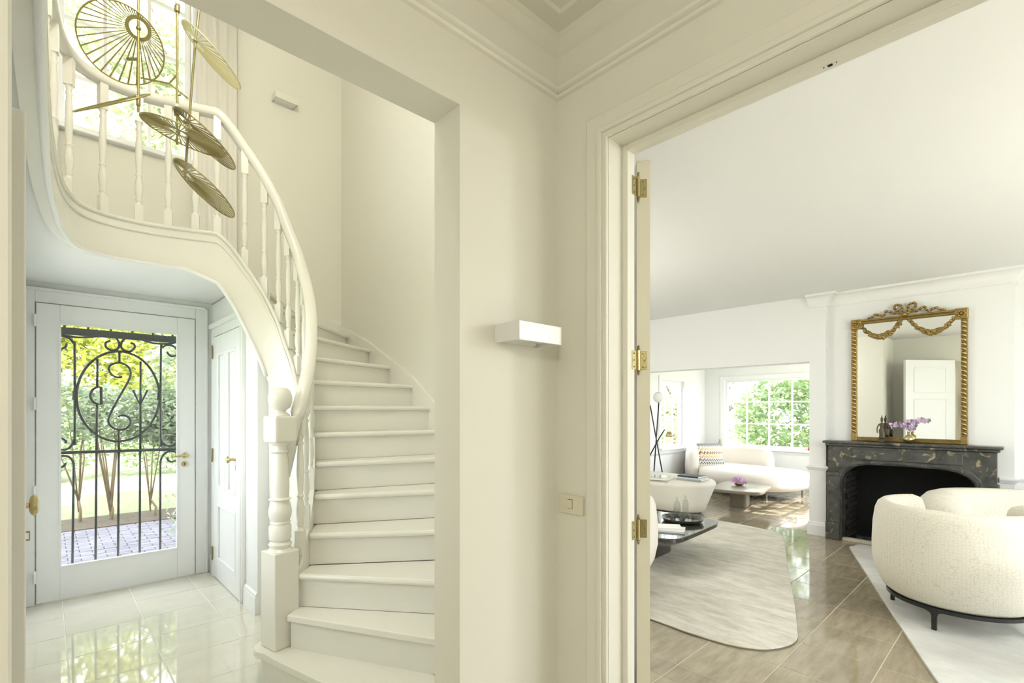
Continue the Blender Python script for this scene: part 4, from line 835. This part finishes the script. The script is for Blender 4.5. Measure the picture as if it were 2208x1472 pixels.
pad(MB(), 4.32, 2.60, .53, .53, [(.10, .235), (.02, .28), (0, .295), (0, .325), (.006, .33)], 7, math.radians(3)).build('table_top', 'lacquer', ct)
pad(MB(), 4.34, 2.70, .24, .24, [(0, .0137), (0, .24)], 6, math.radians(3)).build('pedestal', 'lacquer', ct, bevel=0.01)
tr = thing('tray', 'black round tray of small glasses on the dark coffee table', 'tray', (4.56, 2.36, .33)); tx, ty = 4.56, 2.37
MB().lathe([(0, .3305), (.15, .3305), (.18, .338), (.198, .362), (.202, .372), (.197, .372), (.175, .345), (0, .340)], (tx, ty, 0), 36).build('tray_body', 'lacquer', tr, smooth=True)
rnd = random.Random(8)
for k in (0, 2, 3, 4, 5, 6):
    a = k*0.9; p = (tx+.11*math.cos(a)*(1 if k else 0), ty+.11*math.sin(a)*(1 if k else 0), .3405)
    tag(MB().lathe([(.022, 0), (.030, .04), (.030, .075), (.028, .075), (.028, .04), (.020, .004), (0, .004)], p, 14).build('small_glass', 'glassbottle', smooth='all'), 'small clear tumbler standing in the black tray', 'glass', 'small tumblers in the black tray')
bt = tag(MB().lathe([(0, 0), (.030, 0), (.034, .006), (.034, .13), (.026, .16), (.011, .178), (.010, .20), (.014, .204), (.014, .21), (.008, .21), (.008, .18), (.024, .158), (.031, .13), (.031, .008), (0, .006)], (4.62, 2.46, .3405), 20).build('glass_bottle', 'glassbottle', smooth='all'), 'clear glass bottle with short neck standing at the tray', 'bottle')
bt2 = tag(MB().lathe([(0, 0), (.026, 0), (.030, .006), (.030, .15), (.022, .178), (.010, .19), (.009, .215), (.012, .218), (.012, .225), (.007, .225), (.007, .19), (.02, .176), (.027, .15), (.027, .008), (0, .006)], (4.68, 2.40, .3405), 20).build('glass_bottle', 'glassbottle', smooth='all'), 'taller clear glass bottle behind the short one at the tray', 'bottle')
def book(name, label, cat, cx, cy, z, a, b, h, rot, cover, group):
    t = thing(name, label, cat, (cx, cy, z), group); X = Vector((math.cos(rot), math.sin(rot), 0)); Y = Vector((-X.y, X.x, 0))
    MB().obox((cx, cy, z+h/2), X, Y, (0,0,1), a-.004, b-.004, h/2-.003).build('pages', 'paper', t)
    q = MB(); q.obox((cx, cy, z+.0015), X, Y, (0,0,1), a, b, .0015); q.obox((cx, cy, z+h-.0015), X, Y, (0,0,1), a, b, .0015); q.obox(Vector((cx, cy, z+h/2))-X*(a-.001), X, Y, (0,0,1), .0015, b, h/2); q.build('cover', cover, t)
book('magazine', 'white magazine lying on the front of the dark table', 'magazine', 4.13, 2.28, .331, .14, .105, .016, math.radians(115), 'palecover', 'magazines on the dark table')
book('magazine', 'folded white magazine on top of the other on the dark table', 'magazine', 4.16, 2.31, .3475, .12, .09, .01, math.radians(125), 'paper', 'magazines on the dark table')
bo = onz(1493, 1034, .472)
book('book', 'grey book at the bottom of the stack on the ottoman', 'book', bo.x, bo.y, .473, .13, .17, .022, math.radians(3), 'greycover', 'books on the ottoman')
book('book', 'pale book in the middle of the stack on the ottoman', 'book', bo.x, bo.y, .4955, .12, .165, .016, math.radians(1), 'palecover', 'books on the ottoman')
book('book', 'dark navy book on top of the stack on the ottoman', 'book', bo.x, bo.y+.01, .512, .11, .15, .022, math.radians(-2), 'navy', 'books on the ottoman')
bo = onz(1422, 1032, .472)
book('book', 'wide white book lying left on the ottoman', 'book', bo.x, bo.y, .473, .14, .16, .02, math.radians(5), 'paper', 'books on the ottoman')
tag(slab('acrylic_tray', bo.x, bo.y, .11, .13, .494, .515, 'glassbottle', None), 'clear acrylic box on the wide white book', 'box')
t2 = thing('coffee_table', 'taupe lacquered coffee table with square pedestal before the curved sofa', 'coffee table', (7.5, 2.98, 0))
slab('table_top', 7.48, 2.96, .50, .35, .255, .30, 'taupe', t2, 6, math.radians(10), .01); slab('pedestal', 7.52, 3.0, .15, .12, 0, .255, 'taupe', t2, 7, math.radians(12), .01)
fl = thing('flower_bowl', 'low bowl of pink flowers on the taupe coffee table', 'flowers', (7.55, 3.02, .30)); rnd = random.Random(5)
MB().lathe([(0, 0), (.04, 0), (.065, .02), (.07, .04), (.066, .04), (0, .02)], (7.55, 3.02, .30), 18).build('bowl', 'brass_dk', fl, smooth='all')
for k in range(60):
    q = MB(); a = rnd.uniform(0, 6.28); r_ = .10*math.sqrt(rnd.random()); bloom(q, Vector((7.55+r_*math.cos(a), 3.02+r_*math.sin(a), .35+.085*rnd.random()*(1-r_*5))), rnd.uniform(.02, .032), rnd); q.build('blossom', 'petal_pink', fl)

st_ = thing('side_table', 'small round dark side table at the right edge beside the armchair', 'side table', (3.84, -0.20, .0136))
MB().lathe([(0, .535), (.20, .538), (.22, .544), (.22, .55), (0, .552)], (3.84, -.20, 0), 32).build('table_top', 'black', st_, smooth=True); MB().tube([(3.84, -.20, .02), (3.84, -.20, .54)], .014, 10).build('stem', 'black', st_, smooth=True); MB().lathe([(0, .0137), (.14, .0137), (.14, .022), (0, .026)], (3.84, -.20, 0), 28).build('foot', 'black', st_)
# floor lamp of three crossing tubes
fl_ = thing('floor_lamp', 'floor lamp of three crossing dark tubes with opal globe and brass shade', 'floor lamp', (7.0, 3.98, 0)); LX = 7.0
def lx(u, v): return onx(u, v, LX)
def tub(pts, mt='black', r_=.010): return MB().tube(pts, r_, 8).build('tube', mt, fl_, smooth='all')
a = lx(1420.5, 868); b = lx(1405, 1018); e = a+(b-a)*(a.z/(a.z-b.z)); tub([a, e+Vector((.10, 0, 0))])
a = lx(1402, 874); b = lx(1428, 1018); e = a+(b-a)*(a.z/(a.z-b.z)); tub([lx(1396, 872), a, e])
a = lx(1433, 926); b = lx(1421, 945); c_ = lx(1402, 985); e = b+(c_-b)*(b.z/(b.z-c_.z)); tub([a, b, e+Vector((-.12, 0, 0))])
gp = lx(1420, 856); MB().ball(gp, .085, 20).build('globe', 'opal', fl_, smooth='all')
sp_ = lx(1443, 934); q = MB(); q.lathe([(.012, .03), (.035, .022), (.05, -.02), (.055, -.05), (.05, -.05), (.03, .015), (0, .02)], (sp_.x, sp_.y, sp_.z), 18); q.build('brass_shade', 'brass', fl_, smooth='all')

# ------------------------------------------------------------------ curved sofa with chaise in the sun room
so = thing('curved_sofa', 'curved ivory sofa with chaise end under the sun room windows', 'sofa', (8.9, 3.4, 0))
seat = [(9.35, 4.42), (8.95, 4.36), (8.55, 4.10), (8.25, 3.70), (8.08, 3.25), (8.12, 2.85), (8.38, 2.56), (8.80, 2.45), (9.20, 2.50), (9.48, 2.75), (9.62, 3.2), (9.70, 3.7), (9.68, 4.2)]
SP = cr([(x, y, 0) for x, y in seat], 6, True); scx, scy = 8.9, 3.4
def shrink(P, d): 
    n = len(P); out = []
    for i in range(n): t = (P[(i+1)%n]-P[i-1]).normalized(); out.append(P[i]+Vector((t.y, -t.x, 0))*(-d)*(1))
    return out
ar = sum(SP[i].x*SP[(i+1)%len(SP)].y-SP[(i+1)%len(SP)].x*SP[i].y for i in range(len(SP))); sg = 1 if ar > 0 else -1
MB().loft([[p+Vector((0,0,z)) for p in shrink(SP, d*sg)] for d, z in ((.13, .135), (.06, .15), (.015, .21), (0, .28), (.012, .35), (.05, .395), (.12, .41), (.20, .414))]).build('seat', 'wool_pink', so, smooth='all')
MB().loft([[p+Vector((0,0,z)) for p in shrink(SP, d*sg)] for d, z in ((.16, .115), (.14, .137))]).build('base_ring', 'taupe', so)
bk_ = cr([(8.62, 4.24, 0), (8.85, 4.44, 0), (9.25, 4.53, 0), (9.62, 4.42, 0), (9.78, 4.05, 0), (9.78, 3.65, 0), (9.74, 3.28, 0)], 7); rings = []
for i, p in enumerate(bk_):
    t = (bk_[min(i+1, len(bk_)-1)]-bk_[max(i-1, 0)]).normalized(); n = Vector((t.y, -t.x, 0)); u = min(i, len(bk_)-1-i)/4.0; s = math.sqrt(max(.05, 1-(1-min(u, 1))**2))
    pr = [(-.09, .16), (-.10, .40), (-.085, .64), (-.05, .705), (0, .72), (.05, .70), (.08, .64), (.095, .40), (.09, .16)]
    rings.append([p+n*(a*(.5+.5*s))+Vector((0,0,.35+(z-.35)*(.45+.55*s))) for a, z in pr])
MB().loft(rings).build('backrest', 'wool_pink', so, smooth='all')
for x, y in ((8.2, 2.86), (9.05, 2.60), (8.6, 4.0), (9.5, 4.2), (8.2, 3.4)): MB().tube([(x, y, 0), (x, y, .125)], .014, 8).build('leg', 'taupe', so, smooth=True)
cu = thing('cushion', 'square cushion with black orange zigzag stripes on the curved sofa', 'cushion', (9.05, 4.05, .42))
q = MB(); rows = []; n = 12; X = Vector((.80, -.60, 0)); Zd = Vector((.18, .24, .95)).normalized(); Yd = X.cross(Zd); o0 = Vector((8.93, 4.06, .425))
for s in (1, -1): 
    q.sheet([[o0+X*.24*(-1+2*i/n)*(1-.06*(1-abs(-1+2*j/n)))+Zd*(.40*j/n)*1.0+Yd*s*(.065*(1-abs(-1+2*i/n)**2.5)*(1-abs(-1+2*j/n)**2.5)) for i in range(n+1)] for j in range(n+1)])
q.build('cover', 'zigzag', cu, smooth='all')
bi = onx(1552, 958, 9.9); orn = thing('ornament', 'small brass ornament on the window ledge behind the curved sofa', 'ornament', (bi.x, bi.y, .70)); MB().lathe([(0, 0), (.03, 0), (.035, .02), (.02, .04), (.028, .06), (.015, .085), (.018, .10), (0, .115)], (9.97, bi.y+.03, .70), 14).build('body', 'brass_old', orn, smooth='all'); MB().ball((9.97, bi.y+.03, .825), .014, 8).build('top_ball', 'brass_old', orn)
rp = onx(1746, 968, 9.9); rv = thing('vase', 'red vase peeping from behind the pilaster on the window ledge', 'vase', (9.95, rp.y, .70)); MB().lathe([(0, 0), (.03, 0), (.05, .03), (.045, .07), (.025, .09), (.03, .10), (0, .10)], (9.97, rp.y, .695), 16).build('body', 'red', rv, smooth='all')

# ------------------------------------------------------------------ near hall, seen only in the mirror
tv = thing('wall_screen', 'black wall screen in the near hall reflected in the gilt mirror', 'screen', (-2.38, 0.9, 1.2)); MB().box((-2.398, 0.2, 1.25), (-2.36, 1.1, 1.8)).build('screen_panel', 'screen', tv)

# ------------------------------------------------------------------ garden
ZG = -0.10
tag(MB().box((-40, 9.2, ZG-.2), (45, 60, ZG)).box((-40, -40, ZG-.2), (45, -3.4, ZG)).box((10.25, -3.4, ZG-.2), (45, 9.2, ZG)).box((2.45, 4.9, ZG-.2), (10.25, 9.2, ZG)).box((-40, -3.4, ZG-.2), (-2.6, 9.2, ZG)).build('lawn', 'lawn'), 'sunny lawn around the house', 'lawn', kind='structure')
S('ground_terrace', 'pale stone terrace beside the sun room', 'grout_pale', ((6.82, -6.5, ZG-.2), (10.25, 1.09, ZG+.01)), ((1.5, -6.5, ZG-.2), (6.82, -3.37, ZG+.01)))
S('ground_side', 'pale gravel strip beside the added entry window', 'grout_pale', ((-2.6, YA1, ZG-.2), (-0.26, 5.0, ZG)))
S('ground_bed', 'dark soil bed between brick path and lawn', 'soil', ((-2.6, 8.32, ZG-.2), (2.45, 9.2, ZG+.01)))
S('ground_step', 'pale stone step outside the front door', 'grout', ((-0.3, 5.2, ZG-.1), (1.3, 5.42, -0.02)))
pv = S('ground_path', 'lilac grey brick path outside the front door', 'sand', ((-2.6, 5.0, ZG-.2), (2.45, 8.32, ZG-.006))); b0 = None
for j in range(29):
    for i in range(9):
        x = -.45+i*.205+(.1025 if j % 2 else 0); y = 5.48+j*.1
        if b0 is None: b0 = MB().box((x-.0985, y-.0465, ZG-.05), (x+.0985, y+.0465, ZG)).build('brick', 'brick', pv, bevel=0.004, loc=(x, y, ZG))
        else: copy(b0, (x, y, ZG+random.uniform(-.002, .002)), pv)
def leaves(mb, c_, rad, n, size, rnd, shell=.55):
    for _ in range(n):
        while True:
            d = Vector((rnd.uniform(-1, 1), rnd.uniform(-1, 1), rnd.uniform(-1, 1)))
            if .05 < d.length <= 1: break
        d = d.normalized()*(shell+(1-shell)*rnd.random())
        p = Vector(c_)+Vector((d.x*rad[0], d.y*rad[1], d.z*rad[2])); a = Vector((rnd.uniform(-1, 1), rnd.uniform(-1, 1), rnd.uniform(-.6, .6))).normalized(); b = a.orthogonal().normalized(); b = (b*math.cos(rnd.uniform(0, 6.28))+a.cross(b)*math.sin(rnd.uniform(0, 6.28))); s = size*rnd.uniform(.6, 1.3)
        mb.add([p-a*s, p+b*s*.45, p+a*s, p-b*s*.45], [(0, 1, 2, 3)])
def tree(name, label, group, x, y, trunk_h, crown, n, size, lm, seed, tr_=.12, branches=6):
    rnd = random.Random(seed); t = thing(name, label, 'tree' if 'tree' in name else 'shrub', (x, y, ZG), group); q = MB(); top = Vector((x+rnd.uniform(-.1, .1), y, ZG+trunk_h))
    q.tube([(x, y, ZG-.05), (x+rnd.uniform(-.05, .05), y, ZG+trunk_h*.5), top], [tr_, tr_*.75, tr_*.55], 8); q.build('trunk', 'bark', t, smooth='all'); q = MB()
    for k in range(branches):
        cc = crown[k % len(crown)]; e = Vector(cc[0])+Vector((rnd.uniform(-.5, .5)*cc[1][0], rnd.uniform(-.5, .5)*cc[1][1], rnd.uniform(-.3, .5)*cc[1][2])); q.tube([top+Vector((0,0,-trunk_h*(.8 if trunk_h < .5 else .25)*rnd.random())), (top+e)/2+Vector((rnd.uniform(-.06, .06), rnd.uniform(-.05, .05), rnd.uniform(-.05, .05))), e], [tr_*(.5 if trunk_h < .5 else .4), tr_*(.33 if trunk_h < .5 else .25), tr_*.12], 6)
    q.build('branches', 'bark', t, smooth='all'); q = MB()
    for cc in crown: leaves(q, cc[0], cc[1], int(n/len(crown)), size, rnd)
    q.build('foliage', lm, t); return t
TG = 'trees beyond the lawn'
tree('garden_tree', 'tall yellow green tree straight beyond the front door', TG, -1.3, 15.5, 2.4, [((-.2, 15, 4.2), (2.2, 1.4, 2.2)), ((1.6, 15.4, 3.6), (1.8, 1.3, 2.0)), ((.4, 15, 2.4), (2.4, 1.3, 1.1))], 9000, .10, 'leaf_y', 1, .2, 9)
tree('garden_tree', 'broad green tree right of the yellow tree beyond the lawn', TG, 4.6, 16.5, 2.6, [((4.4, 16, 4.6), (2.4, 1.5, 2.6)), ((3.0, 16.4, 2.6), (1.8, 1.2, 1.6)), ((6.2, 16.4, 3.2), (2.0, 1.3, 2.0))], 8000, .11, 'leaf_g', 2, .22, 9)
tree('garden_tree', 'tall green tree left of the yellow tree beyond the lawn', TG, -2.6, 16, 2.4, [((-2.2, 15.6, 4.6), (2.2, 1.4, 2.6)), ((-3.4, 16, 2.8), (2.0, 1.3, 1.6)), ((-1.0, 16, 2.2), (1.4, 1.1, 1.2))], 7000, .11, 'leaf_g', 3, .2, 9)
tree('garden_tree', 'very tall pale tree filling the landing window', TG, 3.6, 14.0, 5.2, [((.3, 13.4, 7.8), (2.6, 1.3, 2.6)), ((3.0, 13.8, 8.0), (2.2, 1.3, 2.4)), ((1.4, 13.4, 10.4), (2.6, 1.3, 2.2))], 11000, .12, 'leaf_p', 4, .13, 6)
tree('garden_tree', 'green tree outside the right part of the wide sun room window', TG, 14.2, 3.3, 1.6, [((13.8, 3.4, 2.6), (1.2, 1.5, 1.7)), ((14.0, 2.2, 1.5), (1.2, 1.4, 1.5)), ((13.8, 4.3, 1.2), (1.2, 1.3, 1.2))], 8000, .09, 'leaf_g', 5, .16, 9)
tree('garden_tree', 'pale green tree outside the left part of the wide sun room window', TG, 15.0, 6.6, 1.7, [((15, 6.4, 2.9), (1.3, 1.5, 1.6)), ((14.6, 5.9, 1.3), (1.0, 1.1, .9))], 1700, .10, 'leaf_p', 6, .14, 8)
tree('garden_tree', 'green tree outside the narrow side window', TG, 16.0, 8.6, 1.6, [((15.6, 8.5, 2.3), (1.4, 1.3, 1.2)), ((16.6, 9.0, 1.3), (1.3, 1.0, 1.1)), ((15.0, 8.8, 1.0), (1.0, 1.0, 1.0))], 3600, .09, 'leaf_p', 7, .15, 8)
tree('garden_tree', 'sparse tall tree out of sight right of the sun room', 'trees right of the house', 11.2, -3.6, 5.0, [((10.9, -3.3, 6.6), (2.3, 1.5, 2.0))], 560, .17, 'leaf_g', 8, .15, 7)
SG = 'shrubs in the soil bed'
tree('garden_shrub', 'forked leafy shrub behind the left bars of the front door', SG, 0.34, 8.90, .30, [((.2, 8.95, 1.45), (.55, .4, .50))], 1500, .045, 'leaf_s', 11, .024, 5)
tree('garden_shrub', 'many stemmed shrub behind the middle bars of the front door', SG, 0.66, 8.80, .28, [((.72, 8.85, 1.35), (.5, .4, .45))], 1300, .045, 'leaf_s', 12, .030, 7)
tree('garden_shrub', 'thin shrub behind the right bars of the front door', SG, 1.14, 8.68, .26, [((1.15, 8.75, 1.35), (.45, .4, .45))], 1200, .045, 'leaf_s', 13, .022, 5)
tree('garden_shrub', 'tall grey green bush at the upper right of the front door glass', SG, 1.75, 9.0, .9, [((1.72, 9.0, 1.95), (.72, .5, .85)), ((1.5, 8.8, 1.2), (.5, .4, .4))], 5000, .055, 'leaf_s', 14, .035, 9)
tree('garden_shrub', 'low twiggy shrub beside the brick path at the right', 'shrubs by the path', 1.30, 6.6, .12, [((1.22, 6.55, .35), (.34, .5, .42))], 260, .03, 'leaf_s', 15, .018, 40)
tree('garden_shrub', 'wide green hedge shrub far left beyond the lawn', 'hedge beyond the lawn', -.3, 13.8, .4, [((-.4, 13.9, .9), (1.6, .5, .9))], 4000, .06, 'leaf_g', 16, .05, 8)
tree('garden_shrub', 'wide green hedge shrub centre right beyond the lawn', 'hedge beyond the lawn', 2.4, 14.2, .4, [((2.4, 14.3, .9), (1.7, .5, 1.0))], 4000, .06, 'leaf_g', 17, .05, 8)

# ------------------------------------------------------------------ unseen lamps added to brighten the rooms
def fill_globe(x, y, ztop, zc, r_, power, col, label):
    t = thing('fill_lamp', label, 'pendant lamp', (x, y, zc), 'added opal fill lamps'); m = emit('fill_lamp_glow', col, power/(4*math.pi*r_*r_*math.pi))
    MB().ball((x, y, zc), r_, 24).build('globe', m, t, smooth='all'); MB().tube([(x, y, zc+r_), (x, y, ztop)], .006, 8).build('rod', 'brass', t); MB().lathe([(0, 0), (.05, 0), (.05, -.02), (0, -.02)], (x, y, ztop), 16).build('ceiling_rose', 'brass', t)
fill_globe(-0.7, -0.7, HZ, 2.2, .13, 40, WARM, 'added opal globe pendant in the near hall behind the viewer')
fill_globe(0.45, 1.95, UZ, 4.5, .16, 72, WARM, 'added opal globe pendant high over the stairwell')
fill_globe(3.6, -1.5, LZ, 2.15, .16, 58, NEUT, 'added opal globe pendant in the right of the living room')
fill_globe(3.3, 3.4, LZ, 2.2, .14, 55, NEUT, 'added opal globe pendant in the left of the living room')
for o in bpy.data.objects:
    if '_org' in o: del o['_org']
